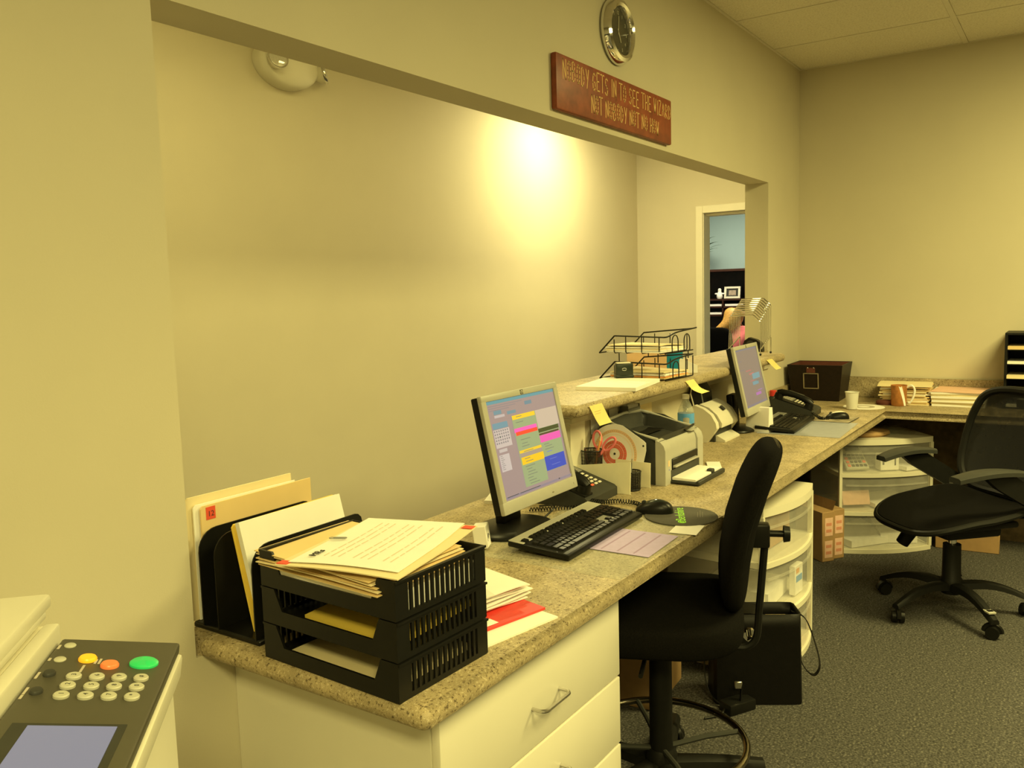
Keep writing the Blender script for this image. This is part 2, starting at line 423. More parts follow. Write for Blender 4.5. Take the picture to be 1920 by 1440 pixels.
MB().rbox(1.53, 4.257, .567, .5855, DESK, DESK+.085, .003, 1).build('backsplash', 'granite', ct)
lg = slab([(2.25, -.15), (4.47, -.15), (4.50, -.12), (4.50, -.002), (4.648, -.002), (4.648, .26), (2.25, .26)], 1.03, 1.07, [0, 1, 2, 5, 6], r=.0192).build('transaction_ledge', 'granite', ang=35)
tag(lg, 'raised granite-look ledge of the reception opening, above the desk counter', 'ledge')
# mouldings under the ledge and the end post of the knee wall
def xprof(poly, x0, x1):
    m = MB(); m.M = frame((x0, 0, 0), (0, 1, 0), (0, 0, 1)); m.prism(poly, 0, x1-x0); return m
struct(xprof([(-.001, .97), (-.014, .975), (-.016, .99), (-.040, 1.012), (-.045, 1.029), (-.001, 1.029)], 2.52, 4.649), 'trim_1', 'wall_white')
mb = MB().box(2.41, 2.51, -.03, .155, DESK+.001, 1.0).rbox(2.40, 2.52, -.04, .165, .985, 1.006, .004, 1).rbox(2.39, 2.53, -.05, .175, 1.006, 1.029, .005, 1)
struct(mb, 'trim_2', 'wall_white')
M['under_shade'] = ramp_mat('under_counter_shade_brown', [(.3, (.06, .042, .022)), (.55, (.105, .075, .04)), (.75, (.135, .10, .055))], 10, 4, .6, scale2=30, spec=.2)  # dark brown that paints in the deep shade under the counters
struct(MB().box(1.76, XF-.02, -.012, -.0005, .0, .721), 'shade_sheet_left', 'under_shade')  # added sheet on the knee wall, under-counter shade put into its colour
struct(MB().box(XF-.012, XF-.0005, -3.58, -.0125, .0, .721), 'shade_sheet_far', 'under_shade')  # the same added shade colour on the far wall below the return
# drawer cabinet under the near end of the counter
cb = thing('drawer_cabinet', 'white drawer cabinet under the near end of the desk counter', 'cabinet', (1.06, -.52, 0))
MB().box(0, .018, 0, .519, .0, .721).box(.667, .685, 0, .519, 0, .721).box(.018, .667, .50, .519, 0, .721).box(.018, .667, .0, .5, .06, .078).box(.018, .667, .05, .06, 0, .06).box(.018, .667, 0, .5, .70, .721).build('carcass', 'cab', cb)
for z0, z1 in ((.505, .712), (.335, .500), (.085, .330)):
    dr = MB().rbox(.002, .683, -.02, -.001, z0, z1, .003, 2).build('drawer', 'cab', cb)
    zz = (z0+z1)/2-.02 if z1 > .7 else (z0+z1)/2; x0, x1 = .295, .40
    pts = [(x0, -.02, zz)]+arc((x0+.014, -.036, zz), .014, math.pi, 1.5*math.pi, 5, (1, 0, 0), (0, 1, 0))+arc((x1-.014, -.036, zz), .014, 1.5*math.pi, 2*math.pi, 5, (1, 0, 0), (0, 1, 0))+[(x1, -.02, zz)]
    MB().tube(pts, .0042, 8).build('handle', 'steel', dr)
# ------------------------------------------------------------ copier in the near corner
cp = thing('photocopier', 'ivory office photocopier with grey control panel, cut off at the lower left', 'copier', (.434, -.565, 0), math.atan2(.72, .69))
CT = 1.08; TL = R(9)
MB().rbox(-.62, -.006, -.105, .46, .03, 1.030, .008, 2).build('body', 'beige', cp)
mb = MB(); mb.M = frame((0, 0, CT), (1, 0, 0), (0, math.cos(TL), math.sin(TL)))
mb.rbox(-.62, -.001, -.119, .003, -.040, -.012, .004, 2)
mb.build('panel_surround', 'beige', cp)
PM = frame((0, 0, CT), (1, 0, 0), (0, math.cos(TL), math.sin(TL)))
mb = MB(); mb.M = PM; mb.rbox(-.58, -.0015, -.115, .0, -.013, 0, .003, 2)
pn = mb.build('control_panel', 'copier_panel', cp)
MB().rbox(-.62, .010, .0045, .020, 1.03, CT+.013, .003, 2).build('platen_rail', 'beige', cp)
MB().rbox(-.62, .02, .0205, .46, 1.031, CT+.008, .003, 1).build('platen_frame', 'wall_white', cp)
MB().rbox(-.62, .040, .026, .44, CT+.0085, CT+.018, .003, 2).rbox(-.62, .046, .022, .44, CT+.019, CT+.034, .004, 2).build('document_cover', 'beige', cp)
mb = MB(); mb.M = PM; mb.box(-.36, -.182, -.101, -.012, 0, .0006)
mb.build('touch_screen_surround', 'dgrey', pn)
mb = MB(); mb.M = PM; mb.box(-.34, -.187, -.094, -.025, .0006, .0012)
mb.build('touch_screen', 'lcd', pn)
for r_ in range(4):
    for q_ in range(3):
        x, y = (-.132, -.1125, -.093)[q_], (-.035, -.055, -.0745, -.094)[r_]
        mb = MB(); mb.M = PM @ Matrix.Translation((x, y, 0)); mb.lathe([(.0068, 0), (.0068, .002), (.0058, .003), (0, .003)], 18)
        k = mb.build('number_key', 'keycap', pn)
        ch = '123456789*0#'[r_*3+q_]
        mb = MB(); mb.M = PM @ Matrix.Translation((x, y-.002, .0031)); mb.text(ch, .0062, align='CENTER', h=.0001)
        mb.build('numeral', 'ink', k)
def oval(name, x, y, rx, ry, m, h=.0035):
    mb = MB(); mb.M = PM @ Matrix.Translation((x, y, 0)); mb.lathe([(1, 0), (1, h*.5), (.85, h), (0, h*1.15)], 24, sx=rx, sy=ry)
    return mb.build(name, m, pn)
oval('reset_button', -.053, -.037, .0085, .0085, 'btn_y'); oval('stop_button', -.066, -.060, .0085, .0085, 'btn_r'); oval('start_button', -.059, -.090, .0125, .0135, 'btn_g')
for x in (-.021, -.055): oval('mode_key', x, -.0125, .006, .0055, 'keycap', .0015)
for x in (-.088, -.125): oval('mode_key', x, -.0125, .0065, .0055, 'dgrey', .003)
mb = MB(); mb.M = PM
for x, n in ((-.014, 8), (-.046, 5), (-.078, 11), (-.11, 11), (-.125, 6)):
    mb.box(x-.0025*n*.5-.006, x-.006, -.0045, -.0022, 0, .0003)
mb.box(-.062, -.05, -.0500, -.0478, 0, .0003).box(-.062, -.052, -.0465, -.0443, 0, .0003).box(-.082, -.066, -.0385, -.0362, 0, .0003)
mb.build('key_captions', 'inkl', pn)

# ------------------------------------------------------------ stacked letter trays
LT = [.76+.0692*i for i in range(3)]
def letter_tray(z, label):
    t = thing('letter_tray', label, 'letter tray', (.978, -.529, z), R(-2.2), 'stacked letter trays')
    D, W, H = .236, .343, .067
    MB().box(.004, D-.004, .004, W-.004, .001, .004).build('base', 'black', t)
    mb = MB(); mb.M = frame((.004, 0, 0), (0, 1, 0), (0, 0, 1)).copy()
    mb.prism([(0, .0), (W, .0), (W, H), (W-.035, H), (W-.055, .028), (.056, .028), (.040, H), (0, H)], -.0045, 0)
    mb.build('front_panel', 'black', t)
    MB().rbox(D-.004, D, 0, W, 0, H, .001, 1).build('rear_panel', 'black', t)
    for y in (0, W-.004):
        sf = MB().box(.004, D-.004, y, y+.004, 0, .010).box(.004, D-.004, y, y+.004, H-.009, H).box(.004, .03, y, y+.004, .01, H-.009).box(D-.03, D-.004, y, y+.004, .01, H-.009).box(.0, D, y-.003 if y == 0 else y+.004, y if y == 0 else y+.007, H-.004, H).build('side_frame', 'black', t)
        for k in range(13):
            x = .0385+k*.0132
            if k == 0 and y == 0:
                global _slat
                _slat = MB().box(-.003, .003, 0, .004, .0095, H-.0085).build('slat', 'black', sf); _slat.location = (x, y, 0)
            else:
                share(_slat, sf).location = (x, y, 0)
    return t
letter_tray(LT[0], 'bottom black slatted letter tray of the stack of three on the counter end')
letter_tray(LT[1], 'middle black slatted letter tray of the stack of three on the counter end')
letter_tray(LT[2], 'top black slatted letter tray of the stack of three, heaped with folders')
def sheet(name, m, loc, rz, wx, wy, th=.001, curl=None, nu=8, nv=8):
    mb = MB(); fn = curl or (lambda u, v: 0)
    mb.grid(lambda u, v: ((u-.5)*wx, (v-.5)*wy, th+fn(u, v)), nu, nv, th)
    o = mb.build(name, m); o.location = loc; o.rotation_euler = (0, 0, rz); return o
# contents: x of a sheet points into the tray
o = sheet('paper_stack', 'manila_l', (1.105, -.370, LT[0]+.0045), R(-2), .20, .26, .012); tag(o, 'cream paper stack lying in the bottom letter tray', 'paper')
o = sheet('manila_envelope', 'yellowf', (1.115, -.385, LT[1]+.0045), R(-3), .20, .23, .012, lambda u, v: .012*u); tag(o, 'golden envelope pile lying in the middle letter tray', 'envelope')
zt = LT[2]+.005
o = sheet('paper_stack', 'paper', (1.098, -.362, zt), R(-2.2), .222, .32, .034); tag(o, 'thick stack of white papers filling the top letter tray under the folders', 'paper')
zz = zt+.0345
for i in range(5):
    a = R(random.uniform(-5, -1)); dx = random.uniform(-.006, .006)
    o = sheet('manila_folder', ('manila', 'manila_l')[i % 2], (1.094+dx, -.350+.004*i, zz), a, .226, .315, .0016, lambda u, v, i=i: .0035*(1-u)*math.sin(v*math.pi)*(i % 2)+.0045*u)
    tag(o, 'manila folder in the pile sagging over the top letter tray', 'folder', 'manila folders heaped in the top letter tray'); zz += .0052
lift = lambda u, v: .022*max(0, u-.5)**1.5*(1-.5*v)+.004*math.sin(v*3.1)*(1-u)
o = sheet('manila_folder', 'manila_l', (1.108, -.382, zz+.003), R(11), .302, .245, .002, lift); tag(o, 'pale manila folder with red corner tags, topmost under the typed sheet in the trays', 'folder')
for x0, y0 in ((-.148, .098), (.128, -.121)):
    zq = .002+lift(x0/.302+.54, y0/.245+.54)
    MB().box(x0, x0+.018, y0, y0+.022, zq+.0002, zq+.0014).build('corner_tag', 'redtag', o, label='red corner tag')
zz += .0062
o = sheet('typed_sheet', 'paper', (1.113, -.378, zz), R(14), .279, .212, .0008, lambda u, v: lift(u, v)*.95+.0015); tag(o, 'typed white letter with black heading, on top of the letter tray pile', 'paper')
mb = MB(); fl = mat('faint_typing', (.76, .64, .52), .7, var=0)
for r_ in range(11):
    if r_ in (0, 4, 8): continue
    y = .072-r_*.0145; x = -.10
    while x < .10:
        L = random.uniform(.015, .045); x1 = min(x+L, .112); zq = lambda xx: .0008+.0015+.95*lift(xx/.279+.5, y/.212+.5)+.0005
        mb.add([(x, y, zq(x)), (x1, y, zq(x1)), (x1, y+.0028, zq(x1)), (x, y+.0028, zq(x))], [(0, 1, 2, 3)]); x = x1+.006
mb.build('typed_lines', fl, o)
mb = MB(); mb.M = TR(-.112, .070, .0068); mb.text('MRs', .020, h=.0004); mb.build('heading', 'ink', o)
mb = MB(); z = .0065
mb.tube([(0, -.016, z), (0, .012, z)]+arc((.004, .012, z), .004, math.pi, 0, 5, (1, 0, 0), (0, 1, 0))+[(.008, -.014, z)]+arc((.005, -.014, z), .003, 0, -math.pi, 5, (1, 0, 0), (0, 1, 0))+[(.002, .008, z)], .0009, 6)
o = mb.build('paper_clip', 'grey'); o.location = (1.083, -.294, zz+.0005); o.rotation_euler = (0, 0, R(28)); tag(o, 'wire paper clip on the typed letter in the top tray', 'paper clip')

# ------------------------------------------------------------ file sorter with folders
fs = thing('file_sorter', 'black plastic upright file sorter at the counter end against the wall', 'file sorter', (1.012, -.135, DESK))
MB().rbox(.0, .30, -.008, .195, .0, .012, .003, 1).build('base', 'black', fs)
MB().box(.285, .30, .0, .19, .012, .05).build('back_rail', 'black', fs)
for y, h in ((.0, .185), (.112, .192), (.160, .195)):
    mb = MB(); mb.M = frame((0, y+.0015, .01), (1, 0, 0), (0, 0, 1))
    rr = .045
    pts = [(.0, 0), (.30, 0), (.30, h-.02)]+[(.28+.02*math.cos(t), h-.02+.02*math.sin(t)) for t in (.5, 1.1, 1.57)]+[(rr+rr*math.cos(t), h-rr+rr*math.sin(t)) for t in [math.pi/2+math.pi/2*k/6 for k in range(7)]]
    mb.prism(pts, -.0015, .0015); mb.build('divider', 'black', fs)
def upright(name, m, label, cat, x0, x1, y, z0, z1, th=.002, lean=0, slope=0, rz=0, tab=False):
    """a card standing on edge, its face towards -y"""
    mb = MB(); pts = [(0, 0), (x1-x0, 0), (x1-x0, z1-z0+slope)]
    if tab: pts += [((x1-x0)*.99, z1-z0+slope+.004), ((x1-x0)*.55, z1-z0+slope*.5+.004), ((x1-x0)*.53, z1-z0+slope*.5)]
    pts += [(.006, z1-z0), (0, z1-z0-.006)]
    mb.M = frame((0, 0, 0), (1, 0, 0), (0, math.sin(lean), math.cos(lean))); mb.prism(pts, -th/2, th/2)
    o = mb.build(name, m); o.location = (x0, y, z0); o.rotation_euler = (0, 0, rz); tag(o, label, cat); return o
zb = DESK+.013
upright('manila_folder', 'manila_l', 'pale manila folder tallest at the back of the file sorter', 'folder', 1.010, 1.285, .058, zb, 1.028, .004, slope=.0)
upright('white_papers', 'paper', 'white papers showing between the two rear folders in the file sorter', 'paper', 1.022, 1.29, .051, zb, 1.012, .003)
o = upright('manila_folder', 'manila', 'manila folder with red number 12 tag standing in the file sorter', 'folder', 1.034, 1.330, .044, zb, 1.008, .004, slope=.002)
MB().box(.012, .034, -.0032, -.002, .205, .231).build('number_tag', 'redtag', o, label='red tag numbered 12')
mb = MB(); mb.M = frame((.0150, -.0033, .2115), (1, 0, 0), (0, 0, 1)); mb.text('12', .016, h=.0002); mb.build('numerals', 'ink', o)
upright('yellow_folder', 'yellowf', 'yellow folder standing behind the white booklet in the file sorter', 'folder', 1.038, 1.312, -.098, zb, .988, .004, slope=.002, lean=R(14))
o = MB().box(0, .272, -.001, .0006, 0, .219).box(0, .272, .0094, .011, 0, .219).box(-.001, .0, -.001, .011, 0, .219).build('cover', 'paper'); k = MB().box(0, .270, .0007, .0093, .002, .2165).build('pages', 'manila_l', o)
o.name = 'booklet'; o.location = (1.042, -.122, zb+.003); o.rotation_euler = (R(-15), 0, 0); tag(o, 'large white booklet leaning in the front slot of the file sorter', 'booklet')

# ------------------------------------------------------------ pile right of the trays
o = sheet('envelope', 'paper', (1.335, -.405, DESK), R(-30), .235, .30, .004); tag(o, 'long white envelope lowest in the pile beside the letter trays', 'envelope')
o.rotation_euler.z = R(-12); o.location = (1.338, -.393, DESK)
o = sheet('red_folder', 'red', (1.350, -.375, DESK+.0045), R(-14), .245, .245, .005); tag(o, 'red plastic folder in the pile beside the letter trays', 'folder')
MB().box(-.11, .0, -.115, -.088, .0055, .006).build('label_strip', 'paper', o)
z = DESK+.010
for i in range(6):
    o = sheet('paper_sheet', 'paper', (1.375+random.uniform(-.008, .012), -.345+random.uniform(-.012, .012), z), R(random.uniform(-18, -8)), .235, .20, .002, lambda u, v, i=i: .004*math.sin(u*3+i)**2*(1-v))
    tag(o, 'loose white sheet in the pile beside the letter trays', 'paper', 'loose white sheets beside the letter trays'); z += .0062
o = sheet('paper_slip', 'manila_l', (1.33, -.385, z), R(14), .16, .055, .001); tag(o, 'narrow tan slip on top of the pile beside the letter trays', 'paper slip')
o = sheet('paper_slip', 'vinyl', (1.305, -.43, z-.004), R(10), .17, .05, .001); tag(o, 'narrow greenish slip on the pile nearest the letter trays', 'paper slip')

# ------------------------------------------------------------ desk mat and what lies under it
o = sheet('desk_mat', 'vinyl', (1.975, -.355, DESK+.0004), R(1), .585, .425, .0016); tag(o, 'clear vinyl desk mat under the nearer keyboard', 'desk mat')
o = sheet('lilac_schedule', 'purple', (1.965, -.465, DESK+.0021), R(2), .205, .185, .0006); tag(o, 'lilac printed sheet on the clear desk mat before the keyboard', 'paper')
mb = MB()
for y in (-.05, -.005, .04): mb.box(-.09, .09, y, y+.005, .0006, .0009)
mb.build('printed_lines', mat('lilac_print', (.36, .25, .48), .7, var=0), o)
o = sheet('note_card', 'paper', (2.145, -.548, DESK+.0021), R(8), .10, .075, .0006); tag(o, 'small white card beside the round mouse pad', 'card')

# ------------------------------------------------------------ monitors
def cells(prefix, lst, bg):
    mats = [glow(prefix+'_background', bg, .70)]; idx = {}
    for c_ in lst:
        if c_[4] not in idx:
            idx[c_[4]] = len(mats); mats.append(glow(prefix+'_colour', c_[4], .78))
    return mats, idx
BG = (.37, .262, .235)
A = []
A.append((0, 0, 1, .032, (.10, .28, .30)))
A += [(.53, .067, .635, .106, (.13, .22, .26)), (.08, .103, .185, .143, (.14, .25, .28)), (.259, .132, .383, .165, (.14, .25, .28)), (.08, .15, .22, .176, (.5, .42, .38))]
for i in range(3): A.append((.02, .05+.022*i, .5-.1*i, .056+.022*i, (.22, .19, .2)))
A.append((.03, .225, .235, .285, (.14, .27, .31))); A.append((.025, .291, .243, .475, (.55, .45, .38)))
for r_ in range(5):
    for q_ in range(7):
        if (r_, q_) != (4, 6): A.append((.034+q_*.029, .300+r_*.030, .034+q_*.029+.015, .300+r_*.030+.017, (.22, .19, .18) if (r_, q_) != (2, 2) else (.03, .07, .06)))
A += [(.047, .49, .155, .522, (.52, .44, .38)), (.032, .546, .168, .715, (.55, .46, .40))]
for i in range(8): A.append((.045, .556+.019*i, .075+.01*(i % 3), .562+.019*i, (.25, .22, .2)))
A.append((.30, .19, .64, .937, (.30, .36, .165))); A.append((.64, .19, .965, .855, (.30, .36, .165)))
A += [(.305, .19, .64, .235, (.85, .56, .02)), (.30, .327, .632, .372, (.90, .09, .42)), (.314, .365, .634, .403, (.95, .05, .02)), (.31, .56, .638, .588, (.85, .54, .02)), (.31, .59, .64, .632, (.36, .28, .20)), (.316, .633, .648, .71, (.85, .52, .01)), (.648, .19, .985, .388, (.55, .43, .30)), (.640, .391, .962, .434, (.03, .045, .012)), (.64, .444, .953, .464, (.07, .03, .02)), (.64, .466, .964, .542, (.80, .08, .38)), (.644, .70, .962, .852, (.02, .055, .42))]
for i, (u, v) in enumerate([(.36, .207), (.34, .265), (.36, .45), (.37, .49), (.36, .52), (.37, .575), (.36, .65), (.37, .68), (.35, .73), (.36, .76), (.37, .79), (.36, .82), (.35, .85), (.36, .88), (.37, .91), (.68, .565), (.69, .59), (.68, .62), (.70, .65), (.72, .735), (.73, .80)]):
    A.append((u, v, u+.08+.03*(i % 3), v+.006, (.16, .17, .12) if u < .7 else (.12, .16, .5)))
A += [(0, .965, 1, .985, (.25, .20, .23)), (.02, .966, .18, .972, (.03, .03, .03)), (.2, .967, .5, .973, (.04, .04, .04)), (.79, .965, .81, .975, (.02, .02, .02))]
Bc = [(0, 0, 1, .025, (.17, .16, .19)), (.30, .38, .55, .40, (.40, .13, .13)), (.42, .44, .64, .47, (.42, .14, .13)), (.55, .46, .9, .56, (.14, .28, .30)), (.4, .57, .6, .585, (.36, .14, .15)), (.5, .60, .78, .66, (.13, .26, .29)), (.70, .585, .95, .61, (.16, .15, .13)), (.55, .80, .80, .85, (.38, .13, .36)), (.66, .76, .88, .78, (.30, .16, .30)), (.05, .2, .22, .21, (.17, .15, .17)), (.05, .35, .25, .36, (.17, .15, .17)), (0, .965, 1, 1, (.19, .16, .18))]
def monitor(label, loc, rz, content, bg, prefix, br=1):
    t = thing('monitor', label, 'monitor', loc, rz)
    MB().lathe([(0, 0), (.128, 0), (.13, .004), (.126, .010), (.10, .018), (.05, .024), (0, .026)], 40, sx=br, sy=.80*br).build('base', 'black', t)
    tl = R(12.5)
    mb = MB(); mb.M = frame((0, .02, .0), (1, 0, 0), (0, math.sin(R(4)), math.cos(R(4)))); mb.rbox(-.045, .045, .02, .17, -.012, .018, .006, 2); mb.build('neck', 'black', t)
    F = frame((0, -.102, .094), (1, 0, 0), (0, math.sin(tl), math.cos(tl)))
    W, H = .378, .313
    mb = MB(); mb.M = F; mb.rbox(-W/2+.002, W/2-.002, .002, H-.002, -.036, -.010, .004, 2).rbox(-.12, .12, .03, .145, -.060, -.036, .010, 2); sh = mb.build('rear_shell', 'black_m', t)
    mb = MB(); mb.M = F
    mb.rbox(-W/2, W/2, 0, .034, -.014, 0, .003, 2).rbox(-W/2, W/2, H-.018, H, -.014, 0, .003, 2).rbox(-W/2, -W/2+.021, .03, H-.014, -.0139, -.0003, .002, 1).rbox(W/2-.021, W/2, .03, H-.014, -.0139, -.0003, .002, 1)
    mb.box(-.04, .05, .008, .0085, .0, .0004).box(W/2-.022, W/2-.017, .012, .017, 0, .001).box(-W/2+.01, -W/2+.028, .0095, .0125, 0, .0004)
    bz = mb.build('bezel', 'silver', t)
    mb = MB(); mb.M = F; mb.rbox(.048, .056, .011, .0145, .0002, .0014, .0005, 1); mb.build('power_button', 'steel', bz)
    # maker's mark on the top bar
    mb = MB(); mb.M = F @ Matrix.Translation((.0, H-.0155, 0)); mb.box(-.0065, .0065, .0, .0125, 0, .0005); mb.build('badge', 'ink', bz)
    mb = MB(); mb.M = F @ Matrix.Translation((.0, H-.0155, .0005)); mb.lathe([(0, 0), (.0052, 0), (.0052, .0002), (0, .0002)], 20, cy=.00625)
    mb.build('badge_disc', 'silver', bz)
    mb = MB(); mb.M = F @ Matrix.Translation((-.0029, H-.0155+.0036, .0009)); mb.text('hp', .0072, h=.0001, sx=.8); mb.build('badge_letters', 'ink', bz)
    sx0, sx1, sy0, sy1 = -W/2+.021, W/2-.021, .034, H-.018
    mats, idx = cells(prefix, content, bg)
    mb = MB(); mb.M = F; mb.add([(sx0, sy0, -.005), (sx1, sy0, -.005), (sx1, sy1, -.005), (sx0, sy1, -.005)], [(0, 1, 2, 3)], 0)
    for n, (u0, v0, u1, v1, c_) in enumerate(content):
        x0 = sx0+(sx1-sx0)*u0; x1 = sx0+(sx1-sx0)*u1; y0 = sy1-(sy1-sy0)*v1; y1 = sy1-(sy1-sy0)*v0; zq = -.0048+.00003*n
        mb.add([(x0, y0, zq), (x1, y0, zq), (x1, y1, zq), (x0, y1, zq)], [(0, 1, 2, 3)], idx[c_])
    sc = mb.build('screen', mats, t)
    return t
monitor('silver flat monitor showing a colourful schedule, nearer of the two', (1.921, -.125, DESK+.002), 0, A, BG, 'near_screen')
MB_T = monitor('silver flat monitor with dull grey screen, on the far part of the counter', (3.797, -.125, DESK+.001), R(2.5), Bc, (.25, .185, .145), 'far_screen', .78)
o = MB().tube(smooth([(2.03, -.15, DESK+.006), (2.08, -.16, DESK+.030), (2.13, -.12, DESK+.022), (2.16, -.06, DESK+.006)], 6), .003, 6).build('monitor_cable', 'black'); tag(o, 'thin black cable looping out behind the nearer keyboard', 'cable')

# ------------------------------------------------------------ keyboards
U = .0188
_keys = {}
def keyboard(label, loc, rz, silver):
    t = thing('keyboard', label, 'keyboard', loc, rz)
    L, D = .456, .176; tl = R(4.2)
    F = frame((0, -D/2, .012), (1, 0, 0), (0, math.cos(tl), math.sin(tl)))
    mb = MB(); mb.M = F; mb.rbox(-L/2, L/2, 0, D, -.011, .004, .005, 3).rbox(-L/2, L/2, -.004, .018, -.011, .0035, .005, 2); mb.build('case', 'black', t)
    mb = MB(); mb.M = F; mb.rbox(-L/2+.002, L/2-.002, D-.046, D-.001, .003, .0058, .002, 1); mb.build('top_strip', silver, t)
    mb = MB(); mb.M = F; mb.rbox(-L/2+.01, L/2-.01, .018, D-.046, .003, .005, .001, 1); mb.build('key_bed', 'black_m' if silver == 'silver' else 'dgrey', t)
    mb = MB(); mb.M = F; mb.box(15*U+.3*U-L/2+.012, 18.2*U-L/2+.012, .019+1.02*U, .019+3.0*U, .004, .0056); mb.build('nav_plate', 'grey', t)
    def key(x, y, kw, kd=1):
        k = (round(kw, 2), kd)
        if k not in _keys:
            a, b = kw*U/2-.0007, kd*U/2-.0007
            mb = MB(); vs = [(-a, -b, 0), (a, -b, 0), (a, b, 0), (-a, b, 0), (-a+.0022, -b+.002, .0062), (a-.0022, -b+.002, .0062), (a-.0022, b-.0028, .0062), (-a+.0022, b-.0028, .0062)]
            mb.add(vs, [(0, 3, 2, 1), (4, 5, 6, 7), (0, 1, 5, 4), (1, 2, 6, 5), (2, 3, 7, 6), (3, 0, 4, 7)])
            o = mb.build('key', 'black', t); _keys[k] = o
        else:
            o = share(_keys[k], t)
        o.matrix_basis = F @ Matrix.Translation((-L/2+.012+(x+kw/2)*U, .019+(y+kd/2)*U, .0048))
    rows = [[1.25, 1.25, 1.25, 6.25, 1.25, 1.25, 1.25, 1.25], [2.25]+[1]*10+[2.75], [1.75]+[1]*11+[2.25], [1.5]+[1]*12+[1.5], [1]*13+[2]]
    for y, r_ in enumerate(rows):
        x = 0
        for kw in r_: key(x, y, kw); x += kw
    for x in [0]+[2, 3, 4, 5]+[6.5, 7.5, 8.5, 9.5]+[11, 12, 13, 14]+[15.3, 16.3, 17.3]: key(x, 5.75, 1)
    for y in (3, 4):
        for x in (15.3, 16.3, 17.3): key(x, y, 1)
    for x in (15.3, 16.3, 17.3): key(x, 0, 1)
    key(16.3, 1, 1)
    x0 = 18.6
    for y in (2, 3, 4):
        for x in (0, 1, 2): key(x0+x, y, 1)
    key(x0, 1, 1); key(x0+1, 1, 1); key(x0+2, 1, 1); key(x0, 0, 2); key(x0+2, 0, 1)
    key(x0+3, 0, 1, 2); key(x0+3, 2, 1, 2); key(x0+3, 4, 1)
    return t
keyboard('black keyboard with silver top strip, nearer of the two', (1.965, -.308, DESK+.0026), R(2), 'silver')
keyboard('dark keyboard lying before the far grey-screened monitor', (4.01, -.282, DESK+.0028), R(3.5), 'grey')

# ------------------------------------------------------------ mice and pads
def mouse(label, loc, rz, top, side):
    t = thing('mouse', label, 'mouse', loc, rz)
    def fn(u, v):
        a = u*2*math.pi; r = math.sin(v*math.pi/2)
        x = .030*r*math.copysign(abs(math.cos(a))**.8, math.cos(a)); y = .056*r*math.copysign(abs(math.sin(a))**.85, math.sin(a))
        z = .036*(math.cos(v*math.pi/2))**.75*(1-.22*(y/.056)-.10*(y/.056)**2)
        return (x, y, z)
    MB().grid(fn, 28, 10).build('body', side, t)
    def fn2(u, v):
        x, y, z = fn(u, v); return (x*.80, y*.90, z*1.005+.0018)
    MB().grid(fn2, 28, 8).build('top_shell', top, t)
    MB().cyl((-.003, .030, .026), (.003, .030, .026), .008, n=16).build('wheel', 'dgrey', t)
    return t
iri = mat('glossy_black_with_sheen', (.02, .03, .03), .12, var=.4, scale=30, coat=.6)
m1 = mouse('glossy black mouse at the edge of the round mouse pad', (2.262, -.398, DESK+.0052), R(18), iri, 'black')
mouse('black mouse with white top on the small rectangular mouse pad', (4.31, -.45, DESK+.0035), R(20), 'beige', 'black')
t = thing('mouse_pad', 'round dark mouse pad with lime green lettering near the counter edge', 'mouse pad', (2.262, -.482, DESK+.0021))
MB().lathe([(0, 0), (.104, 0), (.105, .0008), (.105, .0022), (.104, .003), (0, .003)], 48).build('pad', 'padgrey', t)
mb = MB(); mb.M = frame((-.048, -.034, .0031), (.90, .43, 0), (-.43, .90, 0))
mb.text('Berkshire', .040, h=.0002, sx=.92);
mb.build('lettering', 'lime', t)
mb = MB(); mb.M = frame((-.066, -.030, .003), (.93, .37, 0), (-.37, .93, 0))
mb.tube(arc((0, 0, .0003), .0105, .3, 5.6, 16, (1, 0, 0), (0, 1, 0)), .0016, 5); mb.tube(arc((0, 0, .0003), .005, 0, 6.28, 12, (1, 0, 0), (0, 1, 0)), .0014, 5)
mb.build('emblem', 'lime', t)
mb = MB(); mb.M = frame((.005, -.05, .003), (.93, .37, 0), (-.37, .93, 0))
for i, L in enumerate((.055, .075, .06)): mb.box(0, L, -.007*i, -.007*i+.002, 0, .0002)
mb.build('small_print', mat('faint_print', (.16, .15, .125), .8, var=0), t)
